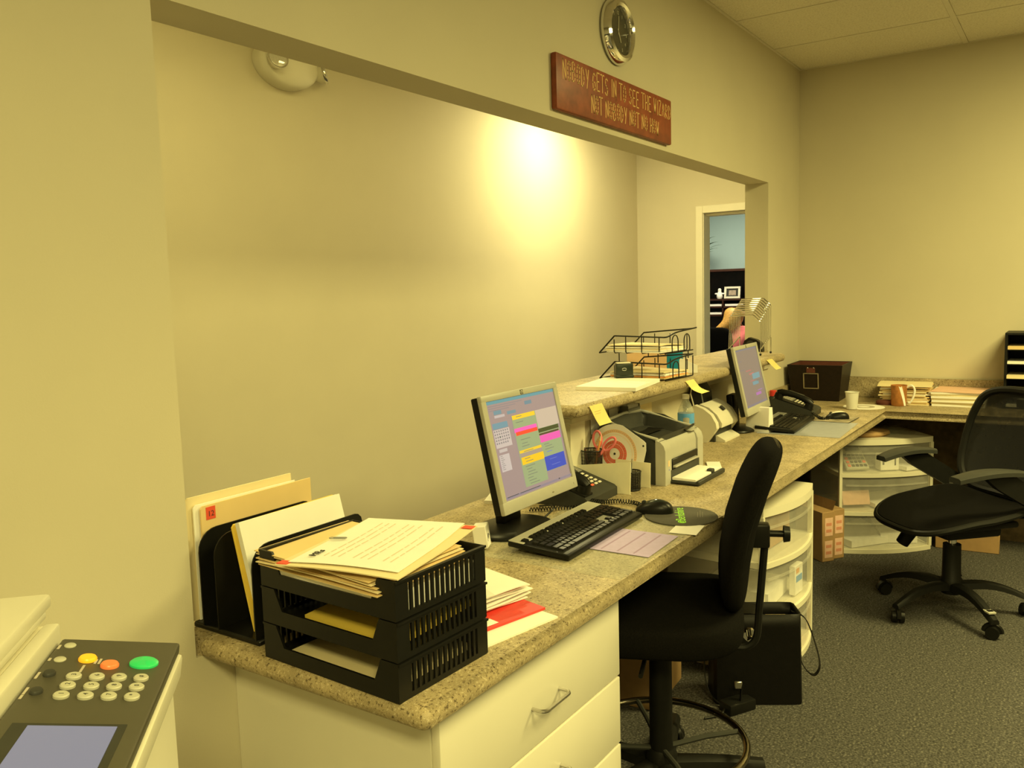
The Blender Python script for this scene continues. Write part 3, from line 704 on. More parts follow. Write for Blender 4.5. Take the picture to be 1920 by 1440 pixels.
# ------------------------------------------------------------ desk phones
def helix(path, r, turns, wire, mname, name, label):
    P = smooth(path, 10); L = [0]
    for a, b in zip(P[:-1], P[1:]): L.append(L[-1]+(b-a).length)
    def at(s):
        s *= L[-1]
        for i in range(len(P)-1):
            if s <= L[i+1]+1e-9:
                k = (s-L[i])/max(1e-9, L[i+1]-L[i]); return P[i].lerp(P[i+1], k), (P[i+1]-P[i]).normalized()
        return P[-1], (P[-1]-P[-2]).normalized()
    n = turns*8; pts = []
    for i in range(n+1):
        p, d = at(i/n); a = d.cross(Vector((0, 0, 1))).normalized(); b = d.cross(a); t = 2*math.pi*turns*i/n
        pts.append(p+a*r*math.cos(t)+b*r*math.sin(t))
    return MB().tube(pts, wire, 5).build(name, mname)
def phone(label, loc, rz, key_m, wd=.20):
    t = thing('desk_phone', label, 'telephone', loc, rz)
    mb = MB(); mb.M = frame((-wd/2, 0, 0), (0, 1, 0), (0, 0, 1))
    mb.prism([(-.105, .0), (.105, 0), (.105, .085), (.085, .092), (-.095, .034), (-.105, .026)], 0, wd, sm=False); b = mb.build('body', 'dgrey', t)
    sl = math.atan2(.058, .18)
    F = frame((0, -.095, .0342), (1, 0, 0), (0, math.cos(sl), math.sin(sl)))
    mb = MB(); mb.M = F; mb.box(-.02, wd/2-.008, .118, .182, 0, .0012).build('label_plate', 'grey', t)
    mb = MB(); mb.M = F
    for r_ in range(4):
        for q_ in range(3): mb.box(-.012+q_*.035, .012+q_*.035, .128+r_*.013, .1285+r_*.013+.004, .0012, .0016)
    mb.build('printed_labels', 'inkl', t)
    kk = None
    for r_ in range(5):
        for q_ in range(4):
            red = (r_ == 0 and q_ < 2)
            mb = MB(); mb.M = F; x = -.012+q_*.0262; y = .036+r_*.0165
            mb.rbox(x-.0085, x+.0085, y-.0048, y+.0048, 0, .004, .0015, 1).build('key', 'redprint' if red else key_m, t)
    # handset lying along the left edge
    hx = -wd/2+.028
    cr = MB(); cr.M = F; cr.box(hx-.026, hx+.026, .0, .19, 0, .006); cr.build('cradle', 'black_m', t)
    hs = MB(); hs.M = F
    hs.tube([(hx, .012, .028), (hx, .03, .036), (hx, .06, .043), (hx, .10, .045), (hx, .14, .043), (hx, .17, .036), (hx, .188, .028)], .014, 10, rs=[.016, .019, .016, .0145, .016, .019, .016])
    for y in (.022, .178): hs.cyl((hx, y, .006), (hx, y, .03), .024, .021, 18)
    hs.build('handset', 'black', t)
    hs = MB(); hs.M = F; hs.rbox(hx-.007, hx+.007, .06, .14, .056, .0605, .002, 1); hs.build('handset_grip', 'dgrey', t)
    return t
phone('dark multi-key desk phone between the nearer monitor and the white envelope', (2.312, -.093, DESK+.0005), R(2), 'beige', .215)
o = helix([(2.225, -.205, .785), (2.275, -.225, .772), (2.315, -.255, .7695), (2.32, -.30, .7695), (2.30, -.335, .7695), (2.268, -.345, .7695)], .006, 26, .0017, 'black', 'phone_cord', ''); tag(o, 'coiled black phone cord curling towards the nearer mouse', 'cord')
o = helix([(2.10, -.06, .7685), (2.14, -.11, .7685), (2.19, -.165, .7685), (2.205, -.20, .775)], .0055, 20, .0016, 'black', 'phone_cord', ''); tag(o, 'coiled black cord half hidden under the nearer monitor', 'cord')
phone('black desk phone beside the dark storage box, at the far monitor', (4.40, -.225, DESK+.0005), R(4), 'beige', .21)
o = helix([(4.29, -.335, .79), (4.28, -.365, .772), (4.25, -.395, .7695), (4.262, -.425, .7695)], .006, 14, .002, 'black', 'phone_cord', ''); tag(o, 'coiled black cord hanging in front of the far phone', 'cord')

# ------------------------------------------------------------ cups, wheel chart, envelope
def mesh_cup(label, loc, r, h, nh, nv, holes):
    t = thing('mesh_pen_cup', label, 'pen cup', loc)
    mb = MB().lathe([(0, 0), (r*.93, 0), (r*.93, .004), (0, .004)], 28); mb.build('base', 'black', t)
    mb = MB().tube(arc((0, 0, h), r, 0, 2*math.pi, 31, (1, 0, 0), (0, 1, 0))[:-1], .0022, 6, True).tube(arc((0, 0, .004), r*.93, 0, 2*math.pi, 31, (1, 0, 0), (0, 1, 0))[:-1], .002, 6, True); mb.build('rim', 'black', t)
    MB().lathe([(r*.93, .002), (r, h)], 28).build('wall', holes, t)
    mb = MB()
    for k in range(nh): mb.tube(arc((0, 0, h*(k+1)/(nh+1)), r*(.93+.07*(k+1)/(nh+1)), 0, 2*math.pi, 23, (1, 0, 0), (0, 1, 0))[:-1], .0008, 4, True)
    for k in range(nv):
        a = 2*math.pi*k/nv; mb.cyl((r*.93*math.cos(a), r*.93*math.sin(a), .002), (r*math.cos(a), r*math.sin(a), h), .0008, n=4)
    mb.build('wire_mesh', 'black', t); return t
M['weave'] = sheer('black_wire_weave', (.012, .012, .012), .62, .3)
PC = (2.508, -.055)
mesh_cup('large black mesh pen cup holding pink scissors, behind the white envelope', (PC[0], PC[1], DESK+.0005), .037, .122, 10, 22, 'weave')
mesh_cup('small black mesh cup between the envelope and the printed card', (2.505, -.205, DESK+.0005), .032, .062, 6, 20, 'weave')
# scissors standing in the cup, handles up; the plane of the blades faces the room
sc = thing('scissors', 'pink-handled scissors standing in the large mesh pen cup', 'scissors', (PC[0]-.002, PC[1]-.026, DESK+.018))
F = frame((0, 0, 0), (.30, -.88, 0), (.06, -.12, 1))
for s_, a in ((-1, R(2)), (1, R(-42))):
    mb = MB(); mb.M = F @ Matrix.Translation((0, .085, s_*.0012)) @ Matrix.Rotation(a, 4, 'Z')
    mb.prism([(-.006, -.08), (.002, -.078), (.006, 0), (-.006, 0)], -.0009, .0009); bl = mb.build('blade', 'steel', sc)
    mb = MB(); mb.M = F @ Matrix.Translation((0, .085, s_*.0012)) @ Matrix.Rotation(a, 4, 'Z')
    lp = [(.0+.014*math.sin(t), .058-.028*math.cos(t), 0) for t in [2*math.pi*k/20 for k in range(20)]]
    mb.tube(lp, .0042, 8, True).tube([(0, -.004, 0), (0, .015, 0), (0, .031, 0)], .0055, 8, rs=[.0055, .0065, .0045]); mb.build('handle', 'pink', sc)
MB().cyl(F @ Vector((0, .085, -.004)), F @ Vector((0, .085, .004)), .004, n=12).build('screw', 'steel', sc)
p = thing('pencil', 'orange pencil standing in the large mesh pen cup', 'pencil', (PC[0]-.016, PC[1]-.006, DESK+.006))
MB().cyl((0, 0, 0), (.012, -.030, .152), .0036, n=6).build('barrel', 'orange', p); MB().cyl((.012, -.030, .152), (.0135, -.034, .178), .0036, .0004, 6).build('tip', 'manila_l', p)
p = thing('pen', 'dark pen leaning inside the large mesh pen cup', 'pen', (PC[0]+.01, PC[1]+.012, DESK+.006))
MB().cyl((0, 0, 0), (-.014, .012, .118), .004, n=10).build('barrel', 'leather_in', p); MB().cyl((-.014, .012, .118), (-.0145, .0125, .124), .0035, n=10).build('cap', 'steel', p)
p = thing('pen', 'pale pen standing in the small mesh cup', 'pen', (2.500, -.200, DESK+.006))
MB().cyl((0, 0, 0), (.008, -.006, .085), .0032, n=10).build('barrel', 'grey', p); MB().cyl((.008, -.006, .085), (.009, -.007, .098), .0022, n=10).build('tip', 'steel', p)
# wheel chart leaning against the printer
wl = thing('wheel_chart', 'white dial chart with red and peach rings leaning on the printer side', 'chart', (2.583, -.105, DESK+.10), 0)
F = frame((0, 0, 0), (0, -1, 0), (.10, 0, 1))
def disc(mb, r0, r1, z0, z1, n=48, a0=0, a1=2*math.pi):
    vs = []; fs = []
    for k in range(n+1):
        a = a0+(a1-a0)*k/n
        for r_, z_ in ((r0, z0), (r1, z0), (r1, z1), (r0, z1)): vs.append((r_*math.cos(a), r_*math.sin(a), z_))
    for k in range(n):
        for i in range(4):
            j = (i+1) % 4; fs.append((4*k+i, 4*k+j, 4*k+4+j, 4*k+4+i))
    return mb.add(vs, fs)
mb = MB(); mb.M = F
pts = [(.103*math.cos(a), .103*math.sin(a)) for a in [R(75)+R(150)*k/20 for k in range(21)]]+[(-.085, -.098), (.095, -.098), (.118, .02), (.116, .046), (.106, .054)]
mb.prism(pts, -.0012, 0); mb.build('card', 'paper', wl)
for r0, r1, m_, zt in ((.020, .0335, 'redprint', .0006), (.035, .046, 'redprint', .0005), (.066, .0668, 'peach', .0004), (.074, .084, 'peach', .0003), (.069, .0695, 'peach', .0004)):
    mb = MB(); mb.M = F; disc(mb, r0, r1, 0, zt, 48, R(-58) if r0 > .04 else 0, R(238) if r0 > .04 else 2*math.pi); mb.build('printed_ring', m_, wl)
mb = MB(); mb.M = F
for k in range(44):
    a = R(-40+k*6); mb.M = F @ Matrix.Rotation(a, 4, 'Z'); mb.box(.0775, .0805, -.0012, .0012, .0003, .0006)
for k in range(30):
    a = R(k*12); mb.M = F @ Matrix.Rotation(a, 4, 'Z'); mb.box(.023, .031, -.0005, .0005, .0006, .0008); mb.box(.037, .044, -.0005, .0005, .0005, .0008)
mb.build('graduations', 'inkl', wl)
mb = MB(); mb.M = F; mb.lathe([(0, 0), (.004, 0), (.004, .0015), (0, .0018)], 14); mb.M = F @ Matrix.Translation((.107, .035, 0)); mb.lathe([(0, 0), (.0035, 0), (.0035, .0005), (0, .0006)], 12); mb.build('eyelet', 'ink', wl)
# envelope and card standing on edge
F = frame((0, 0, 0), (-.02, 1, 0), (.06, 0, 1))
mb = MB(); mb.M = F; mb.prism([(0, 0), (.197, 0), (.197, .080), (0, .106)], -.0015, .0015); o = mb.build('envelope', mat('cream_envelope_paper', (.93, .88, .68), .6, var=.02)); o.location = (2.441, -.232, DESK); tag(o, 'large cream envelope standing on edge behind the nearer phone', 'envelope')
F = frame((0, 0, 0), (0, 1, 0), (.05, 0, 1))
mb = MB(); mb.M = F; mb.prism([(0, 0), (.13, 0), (.13, .088), (0, .084)], -.001, .001); o = mb.build('printed_card', mat('cream_card', (.90, .84, .64), .6, var=.02)); o.location = (2.556, -.25, DESK); tag(o, 'cream printed card standing between the small mesh cup and the printer', 'card')
mb = MB(); mb.M = F
for i in range(5): mb.box(.012+.008*i, .014+.008*i, .02, .06-.004*(i % 2), .001, .0013)
q = mb.build('print_lines', 'inkl', o); mb = None
# card holder by the desk mat corner
t = thing('card_box', 'small white tilted card box with dark print, beside the nearer monitor base', 'box', (1.736, -.150, DESK+.002), R(25))
mb = MB(); mb.M = TR(0, 0, 0, 0, R(-6)); mb.rbox(-.022, .022, -.018, .018, .002, .062, .002, 1).build('box', 'paper', t)
mb = MB(); mb.M = TR(0, 0, 0, 0, R(-6)) @ frame((-.012, -.0182, .020), (1, 0, 0), (0, 0, 1)); mb.ribbon([(0, 0), (.006, .018), (.010, .004), (.014, .016), (.022, .010)], .002, 0, .0003).build('scribble', 'ink', t)
o = sheet('paper_corner', 'paper', (2.20, .105, DESK), R(20), .13, .09, .010, lambda u, v: .012*u*v); tag(o, 'white papers on the counter just behind the nearer monitor', 'paper')

# ------------------------------------------------------------ laser printer
pr = thing('laser_printer', 'compact grey and charcoal laser printer on the counter beneath the ledge', 'printer', (2.602, -.284, DESK+.0005))
W, D = .338, .245
prof = [(0, 0), (.0, .115), (.004, .132), (.014, .145), (.03, .151), (.04, .150), (.044, .09), (D, .09), (D, 0)]
def xp(poly, x0, x1, name, m, par, ang=40):
    mb = MB(); mb.M = frame((x0, 0, 0), (0, 1, 0), (0, 0, 1)); mb.prism(poly, 0, x1-x0, sm=True); return mb.build(name, m, par, ang=ang)
xp([(y+.004 if y < .01 else y, z) for y, z in prof], .012, W-.012, 'front_shell', 'silver', pr, 50)
sd = [(.016, 0), (.016, .112), (.026, .136), (.044, .150), (.08, .162), (.15, .192), (D-.01, .200), (D, .185), (D, 0)]
for x0 in (0, W-.012): xp(sd, x0, x0+.012, 'side_panel', 'dgrey', pr, 50)
for x0 in (-.002, W-.050):
    xp([(-.002, 0), (-.002, .118), (.004, .136), (.016, .148), (.034, .154), (.034, .0)], x0, x0+.052, 'front_corner', 'silver', pr, 50)
def topf(u, v):
    x = .002+u*(W-.004); y = .02+v*(D-.022)
    rim = .150+.048*min(1, max(0, (v-.02)/.8))**1.0+.010*math.sin(math.pi*u)*v
    e = min(1, max(0, (min(u, 1-u)-.06)/.06))*min(1, max(0, (v-.12)/.1))*min(1, max(0, (.93-v)/.04))
    return (x, y, rim-.055*e*(.45+.55*v))
MB().grid(topf, 40, 30, .004).build('top_cover', 'dgrey', pr)
MB().tube([(.008, .03, .155), (.010, .10, .168), (.016, .20, .196), (.035, D-.012, .207), (W/2, D-.008, .213), (W-.035, D-.012, .207), (W-.016, .20, .196), (W-.010, .10, .168), (W-.008, .03, .155)], .006, 8).build('cover_rim', 'silver', pr)
mb = MB().box(.07, W-.07, .12, .215, .1495, .1505); mb.build('output_bin', 'black_m', pr)
mb = MB(); mb.rbox(.055, W-.055, -.004, .004, .048, .082, .002, 1); mb.build('paper_slot', 'black', pr)
mb = MB(); mb.rbox(.058, W-.075, -.016, .004, .053, .060, .002, 1); mb.build('slot_bar', 'silver', pr)
MB().box(.045, W-.04, -.0035, .004, .002, .046).build('slot_recess', 'dgrey', pr)
MB().box(W-.10, W-.045, .002, .03, .152, .1545).box(W-.092, W-.06, .006, .009, .1545, .1552).build('control_bar', 'silver', pr)
mb = MB().rbox(.04, W-.05, -.098, 0, .002, .012, .003, 1).rbox(.04, W-.05, -.105, -.092, .002, .018, .003, 1).rbox(.19, .215, -.094, -.072, .012, .030, .003, 1); mb.build('paper_tray', 'dgrey', pr)
MB().rbox(.048, W-.058, -.090, -.004, .0122, .0215, .001, 1).build('paper', 'paper', pr)
MB().cyl((.03, -.0025, .05), (.03, -.001, .05), .003, n=10).cyl((.03, -.0025, .062), (.03, -.001, .062), .002, n=10).build('status_light', 'lcd', pr)
MB().box(.022, .034, -.0028, -.0019, .062, .082).build('sticker', 'peach', pr)
p = thing('pen', 'dark ballpoint pen with silver tip lying across the printer top', 'pen', (2.86, -.262, DESK+.1555), R(8))
MB().cyl((-.05, 0, .004), (.075, 0, .006), .0042, n=10).build('barrel', 'black', p); MB().cyl((.075, 0, .006), (.105, 0, .0065), .004, .0012, 10).build('tip', 'steel', p)
o = sheet('paper_slip', 'paper', (2.99, -.31, DESK), R(25), .10, .05, .002, lambda u, v: .004*u); tag(o, 'white slip on the counter at the right foot of the printer', 'paper slip')

# ------------------------------------------------------------ water bottle
b = thing('water_bottle', 'clear half-litre water bottle with a blue label behind the printer', 'bottle', (3.222, -.105, DESK+.0005))
MB().lathe([(0, .004), (.02, .004), (.026, 0), (.032, .008), (.033, .03), (.031, .05), (.0328, .075), (.0328, .158), (.0315, .168), (.027, .180), (.020, .196), (.0135, .210), (.0125, .214), (.0125, .226)], 32).build('body', 'water', b)
MB().lathe([(.0334, .098), (.0338, .1), (.0338, .156), (.0334, .158)], 32).build('label', 'blabel', b)
mb = MB(); n = 10
vs = []; fs = []
for k in range(n+1):
    a = math.pi+.05+.75*k/n
    for z in (.113, .140): vs.append((.0341*math.cos(a), .0341*math.sin(a), z+.003*math.sin(k/n*math.pi)*(1 if z > .12 else -1)))
fs = [(2*k, 2*k+2, 2*k+3, 2*k+1) for k in range(n)]
mb.add(vs, fs, 0, True).build('label_emblem', 'silver', b)
MB().lathe([(0, .228), (.0145, .228), (.0148, .216), (.0148, .227), (.0145, .233), (0, .2335)], 24).build('cap', 'paper', b)
MB().lathe([(0, .012), (.0305, .012), (.0305, .14), (0, .14)], 24).build('water', sheer('bottle_water', (.6, .68, .62), .25, .05), b)

# ------------------------------------------------------------ document scanner
s = thing('document_scanner', 'ivory sheet-fed document scanner with raised black paper chute', 'scanner', (3.432, -.158, DESK+.0005))
W = .268
body = [(.0, .0), (-.004, .018), (.0, .030), (.020, .036), (.022, .06), (.01, .085), (.030, .118), (.065, .146), (.10, .158), (.135, .140), (.142, .0)]
xp([(.045, 0), (.0, .062), (.004, .086), (.026, .122), (.06, .146), (.10, .160), (.135, .142), (.142, 0)], -.002, .03, 'side_shell', 'beige', s, 35)
xp([(.045, 0), (.0, .062), (.004, .086), (.026, .122), (.06, .146), (.10, .160), (.135, .142), (.142, 0)], W-.03, W, 'side_shell', 'beige', s, 35)
xp([(.02, .0), (.02, .05), (.012, .082), (.03, .112), (.065, .140), (.10, .152), (.14, .13), (.14, 0)], .03, W-.03, 'inner_frame', 'dgrey', s, 35)
xp([(-.006, .062), (-.008, .080), (.014, .116), (.05, .146), (.092, .160), (.10, .155), (.06, .13), (.02, .062)], .042, W-.042, 'front_cover', 'beige', s, 50)
xp([(-.022, 0), (-.022, .008), (.014, .026), (.03, .026), (.03, 0)], .042, W-.042, 'exit_lip', 'beige', s, 35)
xp([(.016, .127), (.018, .132), (.034, .145), (.034, .140)], .13, .155, 'badge_slot', 'ink', s)
F = frame((0, .112, .128), (1, 0, 0), (0, .18, 1))
mb = MB(); mb.M = F; mb.prism([(.03, 0), (W-.03, 0), (W-.008, .065), (W-.05, .115), (.045, .115), (.012, .08)], -.003, .004); ch = mb.build('paper_chute', 'black', s)
mb = MB(); mb.M = F; mb.box(.125, .131, .01, .10, .004, .007); mb.build('chute_rib', 'grey', ch)
mb = MB(); mb.M = F; mb.tube([(.03, 0, .004), (.010, .08, .005), (.045, .117, .005), (W-.05, .117, .005)], .003, 6); mb.build('chute_edge', 'beige', ch)
# white folded sign holder right of the scanner
mb = MB(); mb.prism([(-.028, -.055), (.028, -.055), (.028, .055), (-.028, .055)], 0, .001)
t = thing('tent_card', 'plain white tent-shaped card stand between the scanner and far monitor', 'card stand', (3.815, -.225, DESK+.0006), R(-6))
mb = MB(); mb.add([(-.030, -.05, 0), (.030, -.05, 0), (.030, .06, 0), (-.030, .06, 0), (-.018, -.048, .112), (.018, -.048, .112), (.018, .058, .112), (-.018, .058, .112)], [(0, 3, 2, 1), (4, 5, 6, 7), (0, 1, 5, 4), (1, 2, 6, 5), (2, 3, 7, 6), (3, 0, 4, 7)]); mb.build('stand', 'paper', t)

# ------------------------------------------------------------ things on the knee wall under the ledge
o = MB().grid(lambda u, v: (u*.19, -.001-.004*v*u, -.105*v), 6, 6).build('number_list', 'paper'); o.location = (2.60, -.0025, 1.022)
mb = MB()
for k in range(2):
    for r_ in range(9): mb.box(.05+.07*k, .062+.07*k, -.0085, -.0075, -.018-.010*r_, -.014-.010*r_)
mb.build('figures', 'inkl', o); tag(o, 'white sheet of small figures taped to the wall beneath the ledge', 'paper')
o = MB().grid(lambda u, v: (u*.07, -.004-.006*v, -.072*v), 4, 4).build('small_notice', 'paper'); o.location = (2.71, -.0125, 1.02); tag(o, 'small curled white notice beside the figure sheet under the ledge', 'paper')
mb = MB(); mb.ribbon([(0, 0), (.012, .012), (.02, .0), (.03, .016)], .003, 0, .0003)
t = thing('card_pocket', 'grey wall pocket with white cards hanging beneath the ledge edge', 'holder', (2.80, -.0020, .90))
MB().box(0, .10, -.052, -.05, 0, .085).box(0, .10, -.003, -.001, 0, .11).box(0, .002, -.05, -.003, 0, .095).box(.098, .10, -.05, -.003, 0, .095).box(.002, .098, -.05, -.003, 0, .002).build('pocket', 'grey', t)
mb = MB(); mb.M = TR(0, 0, 0); mb.add([(.004, -.046, .003), (.096, -.046, .003), (.096, -.006, .003), (.004, -.006, .003), (.004, -.046, .1), (.096, -.046, .092), (.096, -.006, .112), (.004, -.006, .118)], [(0, 3, 2, 1), (4, 5, 6, 7), (0, 1, 5, 4), (1, 2, 6, 5), (2, 3, 7, 6), (3, 0, 4, 7)]); mb.build('cards', 'paper', t)
o = MB().box(0, .16, -.002, 0, 0, .10).build('pale_notice', 'manila_l'); o.location = (2.955, -.001, .905); tag(o, 'pale blank notice on the wall beneath the ledge, right of the grey pocket', 'paper')
def note(label, x, w_, drop, skew, flick):
    def fn(u, v):
        return (x+u*w_+skew*v, -.1535-.004*v+(-flick*max(0, v-.6)**2), 1.062-drop*v)
    o = MB().grid(fn, 4, 8).build('sticky_note', 'note'); tag(o, label, 'sticky note', 'yellow sticky notes on the ledge edge'); return o
o = note('yellow sticky note hanging at the near corner of the ledge', 2.318, .085, .070, .055, .02)
mb = MB()
for k in range(2): mb.box(2.35+.004*k, 2.392, -.1562, -.1556, 1.040-.008*k, 1.0415-.008*k)
mb.build('handwriting', 'manila', o)
note('yellow sticky note curling out above the scanner chute', 3.10, .085, .058, .09, .18)
note('yellow sticky note hanging near the far end of the ledge', 4.13, .09, .060, .14, .02)

# ------------------------------------------------------------ on the ledge
LZ = 1.07
o = sheet('paper_stack', 'paper', (2.795, -.018, LZ), R(8), .30, .225, .013, lambda u, v: .002*u); tag(o, 'neat stack of white paper lying on the ledge before the wire trays', 'paper')
t = thing('self_inking_stamp', 'dark self-inking stamp standing on the ledge by the wire trays', 'stamp', (2.945, .035, LZ+.0155), R(-52))
MB().rbox(-.036, .036, -.021, .021, 0, .012, .003, 1).rbox(-.034, .034, -.019, .019, .008, .056, .005, 2).build('body', 'stamp', t)
MB().rbox(-.030, .026, -.017, .017, .054, .060, .003, 1).build('top_plate', 'beige', t)
mb = MB(); mb.M = frame((-.002, -.0193, .034), (1, 0, 0), (0, 0, 1)); mb.tube(arc((0, -.001, 0), .009, R(25), R(155), 10, (1, 0, 0), (0, .6, 0)), .0008, 5).tube(arc((0, .001, 0), .009, R(205), R(335), 10, (1, 0, 0), (0, .6, 0)), .0008, 5); mb.build('emblem', 'paper', t)
def wire_tray(label, z, x0, y0, rz, arches, legs):
    t = thing('wire_tray', label, 'wire tray', (x0, y0, z), rz, 'stacked wire trays'); W, D, H = .245, .255, .068; w_ = .0026
    # rails: y is depth, the low open front is at +y
    for x in (0, W):
        rail = [(x, D+.035, 0), (x, D-.035, H), (x, .01, H-.002)]
        if x == 0: MB().tube([(0, D+.035, 0), (0, D-.035, H)]+smooth([(0, D-.04, H), (0, .03, H-.004), (0, .0, H-.004), (.03, 0, H-.002), (.10, 0, H+.010), (W, 0, H+.018)], 5)+([(W+.035, .0, H+.020)] if arches == 2 else []), w_*1.2, 6).build('rail', 'black', t)
        else: MB().tube([(W, D+.035, 0), (W, D-.035, H), (W, 0, H+.018)], w_*1.2, 6).build('rail', 'black', t)
    for y in (.025, .10, .17, D-.06 if False else .222):
        hz = H-.003 if y < D-.035 else H*.8
        MB().tube([(0, y, hz), (0, y, .006), (.006, y, 0), (W-.006, y, 0), (W, y, .006), (W, y, hz)], w_*.85, 6).build('cross_wire', 'black', t)
    MB().tube([(0, D+.035, 0), (W, D+.035, 0)], w_, 6).build('front_bar', 'black', t)
    for x in ((.06, .165) if arches == 2 else (.065,)):
        pts = [(x, 0, .0), (x, 0, .042)]+arc((x+.026, 0, .042), .026, math.pi, 0, 8)+[(x+.052, 0, .042), (x+.052, 0, .0)]
        MB().tube(pts, w_*.85, 6).build('arch_wire', 'black', t)
    if arches == 1:
        for x in (.18, W): MB().tube([(x, 0, 0), (x, 0, H+.012)], w_*.85, 6).build('post_wire', 'black', t)
    MB().tube([(0, 0, 0), (W, 0, 0)], w_, 6).build('rear_bar', 'black', t)
    if legs:
        for x, y in ((0, .03), (0, .20), (W, .02), (W, .20)): MB().cyl((x, y, -.102+.068), (x, y, 0), w_*.85, n=6).build('leg', 'black', t)
    return t
wire_tray('lower black wire tray on the ledge', LZ+.0035, 2.985, -.12, R(-3), 1, False)
wire_tray('upper black wire tray stacked above the other on the ledge', LZ+.106, 2.985, -.12, R(-3), 2, True)
def pile(name, label, cat, m_, loc, rz, wx, wy, n, th, amp=.004, jit=.006, mats=None, group=None):
    t = thing(name, label, cat, loc, rz, group); z = 0
    for i in range(n):
        mb = MB(); ph = random.uniform(0, 6)
        mb.grid(lambda u, v: ((u-.5)*wx, (v-.5)*wy, th+amp*(i/n)*math.sin(u*3+ph)*math.sin(v*2+ph)), 5, 5, th)
        o = mb.build('sheet', (mats or [m_])[i % len(mats or [m_])], t); o.location = (random.uniform(-jit, jit), random.uniform(-jit, jit), z); o.rotation_euler.z = R(random.uniform(-2, 2)); z += th+.0004
    return t
pile('paper_pile', 'curling white papers in the upper wire tray on the ledge', 'paper', 'paper', (3.10, .015, LZ+.1095), R(-3), .205, .24, 6, .0042, .006, .006, ['paper', 'paper', 'manila_l'])
pile('paper_pile', 'white papers and orange folder in the lower wire tray on the ledge', 'paper', 'paper', (3.115, .005, LZ+.0072), R(-3), .21, .24, 5, .0046, .005, .006, ['manila', 'orange', 'paper', 'paper', 'manila_l'])
o = upright('teal_folder', 'teal', 'teal card standing on the ledge right of the wire trays', 'card', 0, .085, 0, LZ+.0005, LZ+.100, .003)
o.location = (3.36, .055, LZ+.0005); o.rotation_euler.z = R(-60)
o = upright('tan_folder', 'peach', 'tan folder standing on the ledge behind the wire trays', 'folder', 0, .17, 0, LZ+.0005, LZ+.085, .003); o.location = (3.31, .20, LZ+.0005); o.rotation_euler.z = R(-72)
o = upright('white_letter', 'paper', 'folded white letter leaning on the ledge right of the wire trays', 'paper', 0, .075, 0, LZ+.0005, LZ+.062, .002, slope=-.03); o.location = (3.325, -.035, LZ+.0005); o.rotation_euler.z = R(-68)
# chrome wire rack
t = thing('wire_rack', 'chrome wire rack of parallel bent rods on the far end of the ledge', 'rack', (4.28, 0, LZ))
for i in range(9):
    x = .17*i/8; zt = .206+.081*i/8; zb_ = .032+.055*i/8
    MB().tube([(x, .09, .035+.05*i/8), (x, .083, zt-.008), (x, .079, zt), (x, -.038, zt+.002), (x, -.0415, zt), (x, -.0745, zt-.03), (x, -.077, zt-.038), (x, -.0765, zb_)], .003, 6, rs=[.0014, .0015, .0040, .0040, .0038, .0035, .0014, .0014]).build('rod', 'chrome', t)
for y in (-.0765, .09):
    MB().tube([(0, y, .012), (0, y, .033), (.17, y, .087), (.172, y, .085), (.172, y, .012)], .003, 6).build('side_bar', 'chrome', t)
    for x in (0, .172): MB().ball((x, y, .0065), .0062).build('foot', 'black', t)
t = thing('tape_dispenser', 'black tape dispenser on the ledge behind the chrome wire rack', 'dispenser', (4.56, .05, LZ), R(90))
mb = MB(); mb.M = frame((-.0, .02, 0), (1, 0, 0), (0, 0, 1)); mb.prism([(-.055, 0), (.055, 0), (.055, .03), (.045, .06), (.02, .078), (-.02, .066), (-.05, .045)], 0, .04); mb.build('body', 'black', t)
MB().cyl((.012, -.0205, .04), (.012, .0205, .04), .022, n=20).build('tape_roll', 'dgrey', t)
# ------------------------------------------------------------ far part of the counter
o = sheet('desk_mat', 'vinyl_blue', (3.985, -.395, DESK+.0004), R(2), .44, .36, .0016); tag(o, 'bluish translucent desk mat under the far keyboard', 'desk mat')
t = thing('mouse_pad', 'small rectangular picture mouse pad under the white-topped mouse', 'mouse pad', (4.295, -.448, DESK+.0022), R(-2))
MB().rbox(-.10, .10, -.085, .085, 0, .0013, .0006, 1).build('pad', 'dgrey', t); MB().box(-.096, .096, -.081, .081, .0013, .0016).build('picture', mat('mottled_print', (.36, .31, .22), .5, var=.6, scale=22), t)
t = thing('storage_box', 'dark brown flared storage box in the counter corner with a metal label frame', 'box', (5.092, -.172, DESK), R(-88))
def frus(mb, w0, d0, w1, d1, z0, z1, flip=False):
    vs = [(-w0, -d0, z0), (w0, -d0, z0), (w0, d0, z0), (-w0, d0, z0), (-w1, -d1, z1), (w1, -d1, z1), (w1, d1, z1), (-w1, d1, z1)]
    mb.add(vs, [(0, 1, 5, 4), (1, 2, 6, 5), (2, 3, 7, 6), (3, 0, 4, 7)]); return vs
mb = MB(); a = frus(mb, .130, .120, .152, .150, 0, .208); b_ = frus(mb, .122, .112, .145, .143, .006, .2079)
mb.add(a[4:]+b_[4:], [(0, 1, 5, 4), (1, 2, 6, 5), (2, 3, 7, 6), (3, 0, 4, 7)]); mb.add(a[:4], [(3, 2, 1, 0)])
mb.build('shell', 'leather', t)
mb = MB(); c_ = frus(mb, .121, .111, .144, .142, .007, .2055); mb.add(c_[:4], [(0, 1, 2, 3)]); mb.build('lining', 'leather_in', t)
sl = math.atan2(.030, .208)
F = frame((-.02, -.120-.030*.118/.208-.001, .118), (1, 0, 0), (0, -math.sin(sl), math.cos(sl)))
mb = MB(); mb.M = F
for q in ((-.043, -.037, -.048, .044), (.037, .043, -.048, .044), (-.043, .043, -.048, -.043), (-.043, .043, .039, .044)): mb.box(q[0], q[1], q[2], q[3], 0, .003)
mb.build('label_frame', 'steel', t)
